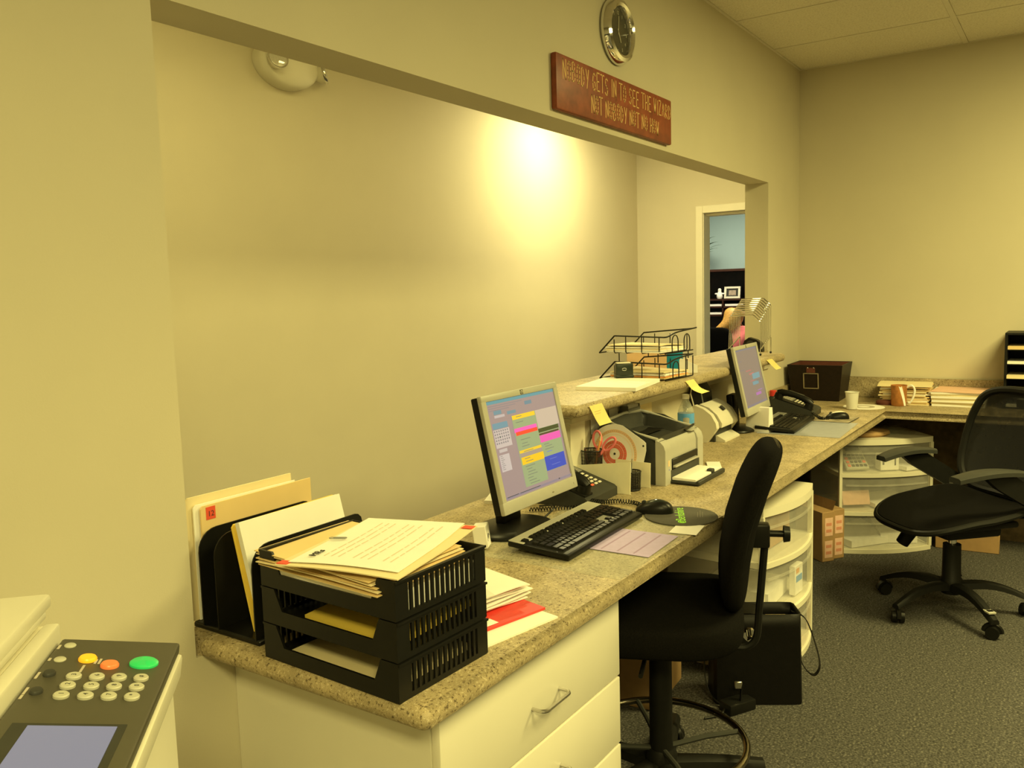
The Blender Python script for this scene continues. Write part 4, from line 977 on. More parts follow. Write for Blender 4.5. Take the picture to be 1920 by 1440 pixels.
mb = MB(); mb.M = F; mb.box(-.024, .024, .046, .075, 0, .002); tb = mb.build('leather_tab', 'leather_in', t)
for x in (-.016, .016):
    mb = MB(); mb.M = F; mb.ball((x, .075, .002), .004, n=10, m=6); mb.build('stud', 'chrome', t)
t = thing('spray_bottle', 'dark bottle with red cap between the far monitor and the desk phone', 'bottle', (4.47, -.085, DESK+.0005))
MB().lathe([(0, 0), (.024, 0), (.025, .003), (.025, .07), (.015, .082), (0, .082)], 20).build('body', 'dgrey', t); MB().lathe([(0, .082), (.019, .082), (.019, .108), (.015, .112), (0, .112)], 20).build('cap', 'red', t)
o = sheet('folded_note', 'paper', (4.60, -.14, DESK+.001), R(30), .075, .07, .002, lambda u, v: .085*(1-u)); tag(o, 'white tilted note card behind the far desk phone', 'paper')
t = thing('small_box', 'small dark box with white tag in front of the far monitor', 'box', (4.045, -.165, DESK+.0025), R(5)); MB().rbox(-.02, .03, -.025, .02, 0, .05, .003, 1).build('body', 'black', t); MB().box(.008, .022, -.0262, -.0252, .018, .045).build('tag', 'paper', t)
t = thing('plastic_cup', 'small frosted plastic cup on the far counter', 'cup', (4.69, -.437, DESK+.0022)); MB().lathe([(0, 0), (.026, 0), (.027, .001), (.0335, .088), (.036, .089), (.036, .092), (.0325, .0915), (.0255, .003), (0, .003)], 28).build('cup', 'cupw', t)
MB().lathe([(0, .0035), (.0252, .0035), (.0285, .045), (0, .045)], 24).build('water', sheer('cup_water', (.45, .48, .48), .55, .1), t)
t = thing('printed_disc', 'flat white printed disc lying by the plastic cup', 'disc', (4.80, -.475, DESK+.0004))
MB().lathe([(0, 0), (.105, 0), (.105, .0015), (0, .0015)], 40).build('disc', 'paper', t); mb = MB(); disc(mb, .03, .055, .0015, .0019, 40); mb.build('printed_ring', 'inkl', t)
pile('file_stack', 'stack of worn manila files on the far counter, behind the brown mug', 'files', 'manila', (5.10, -.640, DESK+.0005), R(2), .25, .235, 15, .006, .006, .012, ['manila_l', 'manila', 'manila_l', 'paper', 'manila'])
o = sheet('loose_file', 'manila_l', (5.085, -.635, DESK+.1005), R(6), .275, .27, .002, lambda u, v: .006*math.sin(u*3)*v); tag(o, 'pale open file on top of the worn manila stack', 'folder')
pile('file_stack', 'stack of white and manila files under the pink sheet on the far counter', 'files', 'paper', (5.095, -.905, DESK+.0005), R(-1), .255, .25, 7, .0105, .003, .006, ['paper', 'manila_l', 'paper', 'manila_l'])
o = sheet('pink_sheet', 'pinkpaper', (5.095, -.905, DESK+.0775), R(-3), .27, .25, .002); tag(o, 'pink printed sheet topping the right-hand file stack', 'paper')
t = thing('mug', 'tall brown and white patterned mug with pale handle on the far counter', 'mug', (4.925, -.628, DESK+.0005))
MB().lathe([(0, 0), (.036, 0), (.038, .003), (.0395, .10), (.041, .112), (.0385, .112), (.036, .006), (0, .005)], 32).build('body', 'brownprint', t)
mb = MB(); vs = []; fs = []
for k in range(13):
    z = .002+.108*k/12; a0 = math.pi+R(52-46*k/12)
    for a in (a0, a0+R(22)): r_ = .0386+.002*k/12; vs.append((r_*math.cos(a), r_*math.sin(a), z))
mb.add(vs, [(2*k, 2*k+1, 2*k+3, 2*k+2) for k in range(12)], 0, True).build('swoosh_band', 'paper', t)
mb = MB(); mb.tube(smooth([(0, -.040, .100), (-.004, -.062, .112), (-.006, -.078, .09), (-.006, -.072, .05), (-.004, -.055, .018), (-.002, -.048, .022)], 5), .0055, 8); mb.build('handle', 'paper', t)
t = thing('trinket', 'low dark trinket lying in front of the worn file stack', 'trinket', (4.945, -.555, DESK+.0005)); MB().lathe([(0, 0), (.03, 0), (.034, .012), (.03, .022), (.012, .026), (0, .026)], 18, sy=1.4).build('body', 'leather_in', t)
# literature organiser, cut by the right edge of the picture
t = thing('literature_sorter', 'black multi-shelf literature sorter at the right edge of the picture', 'sorter', (5.235, -1.112, DESK+.0005))
MB().box(-.24, 0, -.012, 0, 0, .39).box(-.24, 0, -.78, -.768, 0, .39).box(-.006, 0, -.768, -.012, 0, .39).box(-.24, -.006, -.768, -.012, .38, .39).box(-.24, -.006, -.40, -.39, 0, .38).build('case', 'black_m', t)
for z in (.004, .078, .152, .226, .30): MB().box(-.238, -.006, -.768, -.012, z, z+.005).build('shelf', 'black_m', t)
for i, (z, m_, h, x) in enumerate(((.084, 'manila', .014, -.243), (.158, 'manila_l', .016, -.262), (.232, 'paper', .012, -.243), (.306, 'manila', .048, -.243), (.010, 'paper', .012, -.243))):
    if i == 3: z = .352; h = .016
    o = sheet('file_bundle', m_, (5.235+x/2-.005, -1.305, DESK+z if i != 3 else DESK+.3062), 0, -x-.02, .36, h); tag(o, ['tan file in the second lowest slot of the black sorter', 'tan file sticking out of the middle slot of the black sorter', 'white papers in the second highest slot of the black sorter', 'tan file in the top slot of the black sorter', 'white papers in the lowest slot of the black sorter'][i], 'files')

# ------------------------------------------------------------ wall things
t = thing('wall_clock', 'round chrome-rimmed wall clock with dark dial above the wooden sign', 'clock', (2.838, 0, 2.345))
F = frame((0, 0, 0), (1, 0, 0), (0, 0, 1))
def lat(prof, m_, name, par, n=40, dx=0, dy=0):
    mb = MB(); mb.M = F; mb.lathe(prof, n, cx=dx, cy=dy); return mb.build(name, m_, par)
lat([(0, .001), (.112, .001), (.115, .006), (.114, .016), (.106, .032), (.094, .037), (.084, .033), (.080, .024), (.080, .012), (0, .012)], 'chrome', 'rim', t, 56)
lat([(0, .0125), (.0805, .0125), (.0805, .014), (0, .014)], 'dial', 'dial', t)
for k in range(1, 13):
    a = math.pi/2-k*math.pi/6; mb = MB(); mb.M = F @ Matrix.Translation((.066*math.cos(a), .066*math.sin(a)-.0062, .0143)); mb.text(str(k), .0175, align='CENTER', h=.0002); mb.build('numeral', 'dialink', t)
for L, a, wd in ((.055, R(86), .003), (.040, R(-62), .004)):
    mb = MB(); mb.M = F @ Matrix.Translation((0, 0, .016)) @ Matrix.Rotation(a, 4, 'Z'); mb.box(-.01, L, -wd/2, wd/2, 0, .0008); mb.build('hand', 'dialink', t)
lat([(0, .0255), (.04, .0248), (.0795, .021)], sheer('clock_glass', (.35, .34, .28), .10, .03), 'glass', t)
# wooden sign with hand-painted letters
t = thing('wooden_sign', 'reddish-brown wooden sign with hand-lettered words above the opening', 'sign', (2.838, -.0005, 2.0915))
MB().rbox(-.455, .455, -.022, 0, -.088, .088, .006, 2).build('board', 'wood', t)
FONT = {'N': [[(0, 0), (0, 1), (1, 0), (1, 1)]], 'O': [[(.5+.5*math.cos(a), .5+.5*math.sin(a)) for a in [2*math.pi*k/12 for k in range(13)]]], 'B': [[(0, 0), (0, 1), (.6, .97), (.85, .78), (.6, .55), (0, .52), (.7, .47), (.98, .24), (.7, .02), (0, 0)]],
 'D': [[(0, 0), (0, 1), (.5, .95), (.95, .6), (.92, .32), (.55, .05), (0, 0)]], 'Y': [[(0, 1), (.5, .5)], [(1, 1), (.35, 0)]], 'G': [[(.95, .85), (.6, 1), (.2, .85), (0, .45), (.2, .08), (.6, 0), (.95, .2), (.95, .48), (.55, .48)]],
 'E': [[(1, 1), (0, 1), (0, 0), (1, 0)], [(0, .52), (.75, .52)]], 'T': [[(-.15, 1), (1.15, 1)], [(.5, 1), (.5, 0)]], 'S': [[(.95, .88), (.55, 1), (.1, .85), (.12, .62), (.55, .5), (.95, .36), (.85, .08), (.45, 0), (.02, .14)]],
 'I': [[(.5, 0), (.5, 1)]], 'H': [[(0, 0), (0, 1)], [(1, 0), (1, 1)], [(0, .5), (1, .5)]], 'W': [[(0, 1), (.28, 0), (.5, .7), (.72, 0), (1, 1)]], 'Z': [[(0, 1), (1, 1), (0, 0), (1, 0)]], 'A': [[(0, 0), (.5, 1), (1, 0)], [(.2, .4), (.8, .4)]],
 'R': [[(0, 0), (0, 1), (.7, .95), (.95, .75), (.7, .52), (0, .48), (1, 0)]]}
def paint(txt, x0, x1, zb_, h0, h1, lw):
    n = len(txt); adv = [(.55 if ch == ' ' else .55 if ch == 'I' else 1.0) for ch in txt]; tot = sum(adv); x = x0; k = (x1-x0)/tot
    for ch, a in zip(txt, adv):
        if ch != ' ':
            f = (x-x0)/(x1-x0); hh = h0+(h1-h0)*f; wd = k*(.62 if ch != 'I' else .3)
            mb = MB(); mb.M = frame((x, -.0221, zb_+random.uniform(-.003, .003)), (1, 0, 0), (0, 0, 1))
            for st in FONT[ch]: mb.ribbon([(px*wd, py*hh) for px, py in st], lw, -.0003, .0006)
            mb.build('letter', 'gold', t)
        x += a*k
paint('NOBODY GETS IN TO SEE THE WIZARD', -.415, .452, .012, .062, .052, .0042)
paint('NOT NOBODY NOT NO HOW', -.225, .335, -.064, .060, .050, .0042)
# emergency light on the lobby wall
t = thing('emergency_light', 'ivory twin-head emergency light high on the lobby wall, partly hidden by the soffit', 'emergency light', (2.632, YL-.001, 2.442))
mb = MB(); mb.M = frame((0, 0, 0), (1, 0, 0), (0, 0, 1)); mb.lathe([(1, 0), (1, .035), (.96, .055), (.85, .068), (.5, .076), (0, .078)], 48, sx=.165, sy=.105); mb.build('housing', 'beige', t)
for x, rz in ((-.105, R(-14)), (.178, R(40))):
    G = TR(x, -.075 if x < 0 else -.04, -.012) @ Matrix.Rotation(rz, 4, 'Z') @ frame((0, 0, 0), (1, 0, 0), (0, .25, .97))
    mb = MB(); mb.M = G; mb.lathe([(.012, -.03), (.034, -.005), (.044, .018), (.045, .024)], 28); hd = mb.build('lamp_head', 'beige', t)
    mb = MB(); mb.M = G; mb.lathe([(.0455, .018), (.047, .024), (.046, .030), (.040, .028)], 28); mb.build('lamp_rim', 'chrome', hd)
    mb = MB(); mb.M = G; mb.lathe([(.042, .027), (.03, .033), (0, .037)], 28); mb.build('lens', 'lens', hd)
mb = MB(); mb.M = frame((.02, -.0655, -.066), (1, 0, 0), (0, 0, 1)); mb.box(-.006, .006, -.003, .003, 0, .002); mb.build('indicator', mat('red_indicator', (.6, .05, .02), .5, var=0, emit=(1, .1, .03), estr=.5), t)

# ------------------------------------------------------------ plastic drawer units
def drawer_unit(label, loc, rz, hgt=.62):
    t = thing('drawer_unit', label, 'drawers', loc, rz, 'translucent drawer units'); W, Dp = .25, .19
    bow = lambda x: -Dp-.045*(1-(x/W)**2)
    def curved(z0, z1, off, th, name, m_, par, x0=-W, x1=W, n=20):
        mb = MB(); vs = []; fs = []
        for k in range(n+1):
            x = x0+(x1-x0)*k/n; y = bow(x)+off
            vs += [(x, y, z0), (x, y, z1), (x, y+th, z1), (x, y+th, z0)]
        for k in range(n):
            for i in range(4):
                j = (i+1) % 4; fs.append((4*k+i, 4*k+j, 4*k+4+j, 4*k+4+i))
        fs += [(3, 2, 1, 0), (4*n, 4*n+1, 4*n+2, 4*n+3)]
        return mb.add(vs, fs, 0, True).build(name, m_, par, ang=35)
    def plate(z0, z1, name):
        mb = MB(); n = 20; pts = [(-W+2*W*k/n, bow(-W+2*W*k/n)-.004) for k in range(n+1)]+[(W, Dp), (-W, Dp)]
        mb.prism(pts, z0, z1); return mb.build(name, 'wall_white', t, ang=35)
    zs = [0, .205, .41, hgt-.03]
    plate(0, .022, 'base_rail')
    for z in zs[1:3]: plate(z, z+.020, 'shelf_rail')
    plate(hgt-.03, hgt, 'top_panel')
    for x in (-W, W-.004):
        for i in range(3): MB().box(x, x+.004, -Dp, Dp, zs[i]+.02, zs[i+1]).build('side_panel', 'clear', t)
    for i in range(3): MB().box(-W+.004, W-.004, Dp-.004, Dp, zs[i]+.02, zs[i+1]).build('back_panel', 'clear', t)
    for sx in (-W-.003, W-.012): MB().box(sx, sx+.015, -Dp-.006, -Dp+.012, .02, hgt-.03).build('corner_post', 'wall_white', t)
    for i in range(3):
        z0, z1 = zs[i]+.024, zs[i+1]-.003
        d_ = curved(z0, z1, .004, .003, 'drawer', 'clear', t, -W+.014, W-.014)
        curved(z1-.045, z1-.037, -.002, .006, 'handle_lip', 'clear', d_, -W+.03, W-.03)
        MB().box(-W+.014, W-.014, -Dp, Dp-.01, z0, z0+.003).build('drawer_floor', 'clear', d_)
    return t
u1 = drawer_unit('translucent three-drawer unit under the counter behind the drafting stool', (3.19, -.345, 0), R(-5), .632)
u2c = Vector((4.885, -.49, 0)); u2r = math.atan2(-.8, .6)
u2 = drawer_unit('translucent three-drawer unit set across the corner under the far counter', tuple(u2c), u2r, .612)
def in2(x, y, z): return tuple(u2c+Matrix.Rotation(u2r, 3, 'Z') @ Vector((x, y, z)))
# things in and on the far unit
c_ = thing('calculator', 'grey desk calculator in the top drawer of the far drawer unit', 'calculator', in2(-.145, -.12, .4375+.048), u2r)
K = TR(0, 0, 0, 0, R(38))
mb = MB(); mb.M = K; mb.rbox(-.062, .062, -.07, .085, -.006, .012, .004, 1); mb.build('case', 'calc', c_)
mb = MB(); mb.M = K; mb.box(-.03, .05, .055, .078, .012, .0135); mb.build('display', 'dgrey', c_)
for r_ in range(4):
    for q_ in range(5):
        mb = MB(); mb.M = K; mb.rbox(-.052+q_*.022, -.036+q_*.022, -.058+r_*.025, -.042+r_*.025, .012, .016, .001, 1); mb.build('key', 'redprint' if (q_ == 0 and r_ < 3) or (q_ == 4 and r_ == 1) else 'dgrey', c_)
t = thing('white_carton', 'white carton with print in the top drawer of the far drawer unit', 'box', in2(.02, -.16, .4376), u2r); MB().rbox(-.05, .05, -.03, .03, 0, .085, .002, 1).build('box', 'paper', t); MB().box(-.04, -.03, -.0312, -.0302, .03, .06).box(.025, .033, -.0312, -.0302, .025, .07).build('print', 'ink', t)
o = sheet('white_papers', 'paper', in2(.13, -.08, .4376), u2r+R(20), .16, .24, .02); tag(o, 'white papers in the top drawer of the far drawer unit', 'paper')
o = sheet('pale_papers', 'paper', in2(.03, -.02, .4376), u2r+R(-8), .20, .14, .010); tag(o, 'flat pale papers deep in the top drawer of the far drawer unit', 'paper')
t = thing('peach_box', 'peach notepad box leaning in the middle drawer of the far drawer unit', 'box', in2(-.14, -.13, .2335), u2r); mb = MB(); mb.M = TR(0, 0, .0, 0, R(-14)); mb.rbox(-.075, .075, -.03, .03, .008, .085, .003, 1); mb.build('box', 'pinkpaper', t)
o = sheet('white_papers', 'paper', in2(.06, -.05, .2326), u2r+R(5), .24, .24, .022, lambda u, v: .01*u); tag(o, 'white papers in the middle drawer of the far drawer unit', 'paper')
o = sheet('grey_papers', 'paper', in2(-.09, -.05, .0275), u2r+R(15), .26, .24, .035, lambda u, v: .04*u*v); tag(o, 'loose white papers heaped at left in the bottom drawer of the far unit', 'paper')
o = sheet('grey_papers', 'paper', in2(.12, -.03, .0275), u2r+R(-10), .19, .24, .05, lambda u, v: .05*(1-u)*v); tag(o, 'loose white papers heaped at right in the bottom drawer of the far unit', 'paper')
o = MB().lathe([(0, 0), (.085, 0), (.10, .012), (.095, .026), (.05, .034), (0, .036)], 32, sx=1.35).build('brown_pouch', 'cardb'); o.location = in2(-.07, -.085, .6125); o.rotation_euler = (0, 0, u2r); tag(o, 'flat brown pouch lying on top of the far drawer unit', 'pouch')
o = sheet('clear_bag', 'vinyl', in2(.12, -.03, .6125), u2r, .16, .16, .002, lambda u, v: .03*math.sin(u*3.1)*math.sin(v*3.1)+.004*math.sin(u*20)); tag(o, 'crumpled clear bag lying on top of the far drawer unit', 'bag')
# things in the near unit
def in1(x, y, z): return tuple(Vector((3.19, -.345, 0))+Matrix.Rotation(R(-5), 3, 'Z') @ Vector((x, y, z)))
t = thing('tan_carton', 'tan carton seen through the top drawer of the near drawer unit', 'box', in1(.02, -.10, .4376), R(-5)); MB().rbox(-.10, .10, -.05, .1, 0, .115, .002, 1).build('box', 'cardb', t)
t = thing('printed_pack', 'small white pack with blue and orange print in the middle drawer of the near unit', 'box', in1(.07, -.195, .2326), R(-5)); MB().rbox(-.04, .04, -.012, .012, 0, .115, .002, 1).build('box', 'paper', t)
MB().box(-.03, .03, -.0132, -.0122, .05, .075).build('blue_print', 'blabel', t); MB().box(-.03, .0, -.0132, -.0122, .085, .105).build('orange_print', 'orange', t)
t = thing('red_pouch', 'faint red bundle inside the bottom drawer of the near drawer unit', 'pouch', in1(.12, -.13, .0276), R(-5)); MB().ball((0, 0, .04), .06, .04, .04, 14, 8).build('pouch', 'pink', t)
o = sheet('white_papers', 'paper', in1(-.06, -.04, .2326), R(0), .24, .26, .06); tag(o, 'white papers in the middle drawer of the near drawer unit', 'paper')

# ------------------------------------------------------------ cartons on the floor
def carton(name, label, loc, rz, w_, d_, h, lab=True):
    t = thing(name, label, 'carton', loc, rz, None)
    MB().rbox(-w_/2, w_/2, -d_/2, d_/2, 0, h, .003, 1).build('carton', 'cardb', t)
    if lab:
        for za, zb_ in ((.08, .42), (.52, .88)):
            lb = MB().box(-w_*.30, w_*.34, -d_/2-.0012, -d_/2-.0002, h*za, h*zb_).build('paper_label', 'pinkpaper', t)
            for z in (za+.07, za+.20): MB().box(-w_*.2, w_*.24, -d_/2-.0017, -d_/2-.0012, h*z, h*(z+.06)).build('label_print', mat('pale_red_print', (.72, .30, .2), .7, var=0), lb)
    return t
carton('slim_carton', 'slim cardboard carton with printed label under the counter, left of its twin', (4.475, -.305, 0), R(-38), .075, .22, .262)
t = carton('slim_carton', 'slim cardboard carton with open flaps and printed label beside the far drawer unit', (4.545, -.345, 0), R(-38), .075, .20, .262)
mb = MB(); mb.M = TR(-.0375, 0, .262); mb.add([(0, -.1, 0), (.0, .1, 0), (.02, .1, .045), (.02, -.1, .045)], [(0, 1, 2, 3), (3, 2, 1, 0)]).build('flap', 'cardb', t)
carton('cardboard_box', 'low cardboard box on the carpet beneath the mesh office chair', (5.04, -.965, 0), R(4), .22, .30, .115, False)
carton('cardboard_box', 'brown cardboard box deep under the counter beside the drafting stool', (2.64, -.16, 0), R(4), .28, .22, .36, False)
t = thing('dark_panel', 'dark wooden panel support under the counter near the corner', 'panel', (4.33, -.16, 0)); MB().rbox(0, .03, 0, .146, 0, .7215, .002, 1).build('panel', 'hutch', t)
t = thing('brown_folder', 'brown folder lying behind the mesh chair under the far counter', 'folder', (5.04, -.965, .1160), R(4)); MB().rbox(-.09, .09, -.13, .13, 0, .012, .002, 1).build('folder', 'manila', t)

# ------------------------------------------------------------ bag and charger
t = thing('tote_bag', 'black leather tote bag standing on the carpet by the drawer unit', 'bag', (2.80, -.525, 0), math.atan2(-.86, .51))
bm = bmesh.new(); bmesh.ops.create_cube(bm, size=1); bmesh.ops.subdivide_edges(bm, edges=bm.edges[:], cuts=6, use_grid_fill=True)
for v in bm.verts:
    x, y, z = v.co; f = z+.5; k = 1-.10*f
    rr = (abs(x)*2)**6+(abs(y)*2)**6; sq = 1/max(1, rr**(1/6)*.94)
    v.co = (x*.30*sq*(1-.03*f)+.0, y*.15*sq*(1.05-.25*f), .003+f*.31-(.018*(1-(2*x)**2) if f > .95 else 0)*(1-abs(2*y)))
bmesh.ops.delete(bm, geom=[f for f in bm.faces if f.normal.z > .5 and f.calc_center_median().z > .25], context='FACES')
mb = MB(); mb.bm(bm); o = mb.build('body', 'leather', t); sm_ = o.modifiers.new('thick', 'SOLIDIFY'); sm_.thickness = .004
M['bagb'] = mat('black_leather', (.006, .0055, .005), .45, var=.1, bump=.15, spec=.2); o.data.materials.clear(); o.data.materials.append(M['bagb'])
MB().grid(lambda u, v: (-.10+.12*u, .055-.11*v, .305+.012*math.sin(u*3)), 5, 5, .004).build('flap', 'bagb', t)
MB().rbox(.035, .105, -.012, -.004, .16, .293, .001, 1).build('notebook', 'manila', t)
def strap(pts, wd, name, par, th=.003):
    P = smooth(pts, 8); mb = MB(); vs = []; fs = []
    for i, p_ in enumerate(P):
        d_ = (P[min(i+1, len(P)-1)]-P[max(i-1, 0)]).normalized(); a = Vector((0, 1, 0)); n_ = d_.cross(a).normalized()
        vs += [p_-a*wd/2-n_*th/2, p_+a*wd/2-n_*th/2, p_+a*wd/2+n_*th/2, p_-a*wd/2+n_*th/2]
    for i in range(len(P)-1):
        for q in range(4):
            j = (q+1) % 4; fs.append((4*i+q, 4*i+j, 4*i+4+j, 4*i+4+q))
    return mb.add(vs, fs, 0, True).build(name, 'bagb', par)
strap([(.125, 0, .302), (.17, -.01, .28), (.20, -.02, .20), (.215, -.03, .12), (.195, -.03, .085), (.165, -.02, .11), (.148, -.0, .16)], .014, 'strap', t)
strap([(-.12, 0, .27), (-.165, 0, .18), (-.175, -.02, .09), (-.16, -.06, .03), (-.12, -.10, .004), (-.08, -.12, .01), (-.065, -.105, .09)], .016, 'strap', t)
MB().rbox(-.090, -.065, -.114, -.104, .075, .10, .002, 1).build('buckle', 'steel', t)
MB().rbox(.150, .162, -.006, .010, .12, .145, .002, 1).build('strap_ring', 'steel', t)
t = thing('power_adapter', 'black power brick on the carpet in front of the tote bag', 'adapter', (2.665, -.512, .001), R(-30)); MB().rbox(-.055, .055, -.03, .03, 0, .036, .004, 2).build('case', 'black', t); MB().tube(smooth([(-.055, 0, .015), (-.08, -.01, .006), (-.11, -.005, .0045), (-.14, .0, .0045)], 6), .004, 6).build('lead', 'black', t)
# ------------------------------------------------------------ chairs
def superq(mb, c, w_, d_, h, e1=.5, e2=.6, n=28, m=16, warp=None, mi=0):
    sg = lambda a, e: math.copysign(abs(a)**e, a)
    vs = []; fs = []
    for i in range(m+1):
        f = -math.pi/2+math.pi*i/m
        for k in range(n):
            t = 2*math.pi*k/n
            x = w_/2*sg(math.cos(f), e1)*sg(math.cos(t), e2); y = d_/2*sg(math.cos(f), e1)*sg(math.sin(t), e2); z = h/2*sg(math.sin(f), e1)
            if warp: x, y, z = warp(x, y, z)
            vs.append((c[0]+x, c[1]+y, c[2]+z))
    for i in range(m):
        for k in range(n):
            j = (k+1) % n; fs.append((i*n+k, i*n+j, (i+1)*n+j, (i+1)*n+k))
    return mb.add(vs, fs, mi, True)
def caster(par, x, y, ang, r=.027):
    c = MB(); d = Vector((math.cos(ang), math.sin(ang), 0)); s_ = Vector((-d.y, d.x, 0)); p_ = Vector((x, y, r))
    for k in (-1, 1): c.cyl(p_+s_*.006*k, p_+s_*.024*k, r, r*.92, 18)
    c.cyl(p_-s_*.006, p_+s_*.006, r*.5, n=12)
    c.cyl((x, y, r), (x, y, r+.045), .007, n=8)
    vs = arc(p_, r+.004, 0, math.pi, 8, d, (0, 0, 1)); c.tube(vs, .010, 6)
    return c.build('caster', 'black', par)
def star(par, Rr, a0, hubz, tipz, arch, m_, wd):
    legs = []
    for k in range(5):
        a = a0+2*math.pi*k/5; mb = MB(); mb.M = Matrix.Rotation(a, 4, 'Z'); n = 8; vs = []; fs = []
        for i in range(n+1):
            f = i/n; x = .02+(Rr-.005)*f; z = hubz+(tipz-hubz)*f+arch*math.sin(math.pi*f); w_ = wd*(1-.38*f)/2; h = .034*(1-.45*f)
            vs += [(x, -w_, z-h), (x, w_, z-h), (x, w_*.8, z-.006), (x, w_*.45, z), (x, -w_*.45, z), (x, -w_*.8, z-.006)]
        for i in range(n):
            for q in range(6):
                j = (q+1) % 6; fs.append((6*i+q, 6*i+j, 6*i+6+j, 6*i+6+q))
        fs += [(5, 4, 3, 2, 1, 0), tuple(6*n+q for q in range(6))]
        lg_ = mb.add(vs, fs, 0, True).build('leg', m_, par, ang=35); legs.append(lg_)
        caster(par, Rr*math.cos(a)*1.0, Rr*math.sin(a)*1.0, a+.9)
    return legs
# drafting stool
st = thing('drafting_stool', 'black fabric drafting stool with foot ring, pushed under the near counter', 'chair', (2.10, -.485, 0), R(22))
star(st, .275, R(66), .105, .088, .004, 'black_m', .065)
MB().lathe([(0, .06), (.04, .06), (.045, .075), (.045, .115), (.036, .135), (0, .135)], 24).build('hub', 'black_m', st)
MB().lathe([(0, .13), (.033, .13), (.031, .40), (.020, .405), (.020, .485), (0, .485)], 24).build('gas_column', 'black_m', st)
rg = MB().tube(arc((0, 0, .155), .235, 0, 2*math.pi, 47, (1, 0, 0), (0, 1, 0))[:-1], .0105, 10, True).build('foot_ring', mat('dark_chrome', (.30, .27, .22), .16, 1, var=.05), st)
for k in range(4):
    a = R(20+90*k); MB().tube([(.03*math.cos(a), .03*math.sin(a), .135), (.13*math.cos(a), .13*math.sin(a), .150), (.233*math.cos(a), .233*math.sin(a), .155)], .008, 8).build('spoke', 'dgrey', rg)
MB().rbox(-.09, .09, -.10, .09, .445, .485, .006, 2).build('mechanism', 'black_m', st)
superq(MB(), (0, .012, .525), .49, .47, .095, .35, .5, 40, 16, lambda x, y, z: (x, y, z-.05*max(0, y/.235)**3*.6+.06*(x*x)+.02*max(0, -y/.235)**3)).build('seat', 'fabric', st)
def bw(x, y, z):
    f = (z+.22)/.44
    return (x*(1-.12*max(0, f-.55)), y-.105*f+.03*math.sin(math.pi*f)+.2*x*x, z)
superq(MB(), (0, -.195, .795), .37, .080, .435, .45, .9, 40, 22, bw).build('backrest', 'fabric', st)
mb = MB(); P = [bw(0.172*math.copysign(abs(math.cos(t))**.55, math.cos(t)), -.012, .215*math.copysign(abs(math.sin(t))**.6, math.sin(t))) for t in [2*math.pi*k/48 for k in range(48)]]
mb.tube([(x, y-.195, z+.795) for x, y, z in P], .005, 6, True).build('piping', 'black', st)
MB().tube(smooth([(0, -.10, .448), (0, -.205, .440), (0, -.240, .446), (0, -.260, .475), (0, -.266, .55), (0, -.276, .68), (0, -.282, .76)], 6), .010, 8).build('back_bar', 'black_m', st)
MB().rbox(-.020, .020, -.292, -.235, .725, .79, .006, 2).build('back_bracket', 'black', st)
mb = MB().cyl((0, -.285, .762), (0, -.332, .762), .009, n=12).cyl((0, -.328, .762), (0, -.344, .762), .023, .020, 10); mb.build('back_knob', 'black', st)
mb = MB().cyl((.03, -.245, .450), (.06, -.245, .450), .009, n=10).cyl((.06, -.245, .450), (.075, -.245, .450), .018, n=10); mb.build('depth_knob', 'chrome', st)
MB().cyl((-.08, .03, .46), (-.25, .04, .455), .006, n=8).build('lever', 'black', st)

# mesh office chair
ch = thing('office_chair', 'black mesh office chair with armrests, cut by the right edge', 'chair', (3.972, -1.005, 0), R(44.6))
lg5 = star(ch, .295, R(-44.6+73), .135, .082, .030, 'black_m', .06)
MB().lathe([(0, .085), (.04, .085), (.045, .10), (.042, .15), (.038, .155), (.036, .30), (.0, .30)], 24).build('hub', 'black_m', ch)
MB().lathe([(0, .29), (.018, .29), (.018, .36), (0, .36)], 16).build('gas_column', 'chrome', ch)
mb = MB(); mb.M = Matrix.Rotation(R(-44.6+73+144), 4, 'Z')
mb.rbox(.205, .292, -.016, .016, .097, .106, .002, 1)
fp = mb.build('foot_plate', 'silver', ch)
for k in range(3):
    mb = MB(); mb.M = Matrix.Rotation(R(-44.6+73+144), 4, 'Z'); mb.rbox(.213+.026*k, .230+.026*k, -.011, .011, .1055, .1068, .002, 1); mb.build('slot', 'black', fp)
mb = MB().rbox(-.10, .10, -.16, .10, .345, .405, .015, 3).rbox(-.05, .05, -.22, -.1, .36, .41, .01, 2); mb.build('mechanism', 'black_m', ch)
mb = MB().cyl((.045, .115, .40), (.075, .150, .345), .018, n=14).cyl((.070, .145, .355), (.095, .172, .29), .030, .027, 16); mb.build('tension_knob', 'black_m', ch)
def seatw(x, y, z):
    f = y/.25
    return (x*(1-.10*max(0, f)), y, z-.055*max(0, f-.25)**1.6+.030*max(0, -f)**2+.05*(x/.25)**2*max(0, 1-f)*.5)
superq(MB(), (0, .02, .442), .515, .52, .030, .35, .62, 48, 10, seatw).build('seat', 'fabric', ch)
P = [seatw(.257*math.copysign(abs(math.cos(t))**.62, math.cos(t)), .26*math.copysign(abs(math.sin(t))**.62, math.sin(t)), -.004) for t in [2*math.pi*k/64 for k in range(64)]]
MB().tube([(x, y+.02, z+.442) for x, y, z in P], .013, 8, True).build('seat_rim', 'black_m', ch)
mb = MB().rbox(-.17, .17, -.18, .16, .40, .428, .012, 2); mb.build('seat_pan', 'black_m', ch)
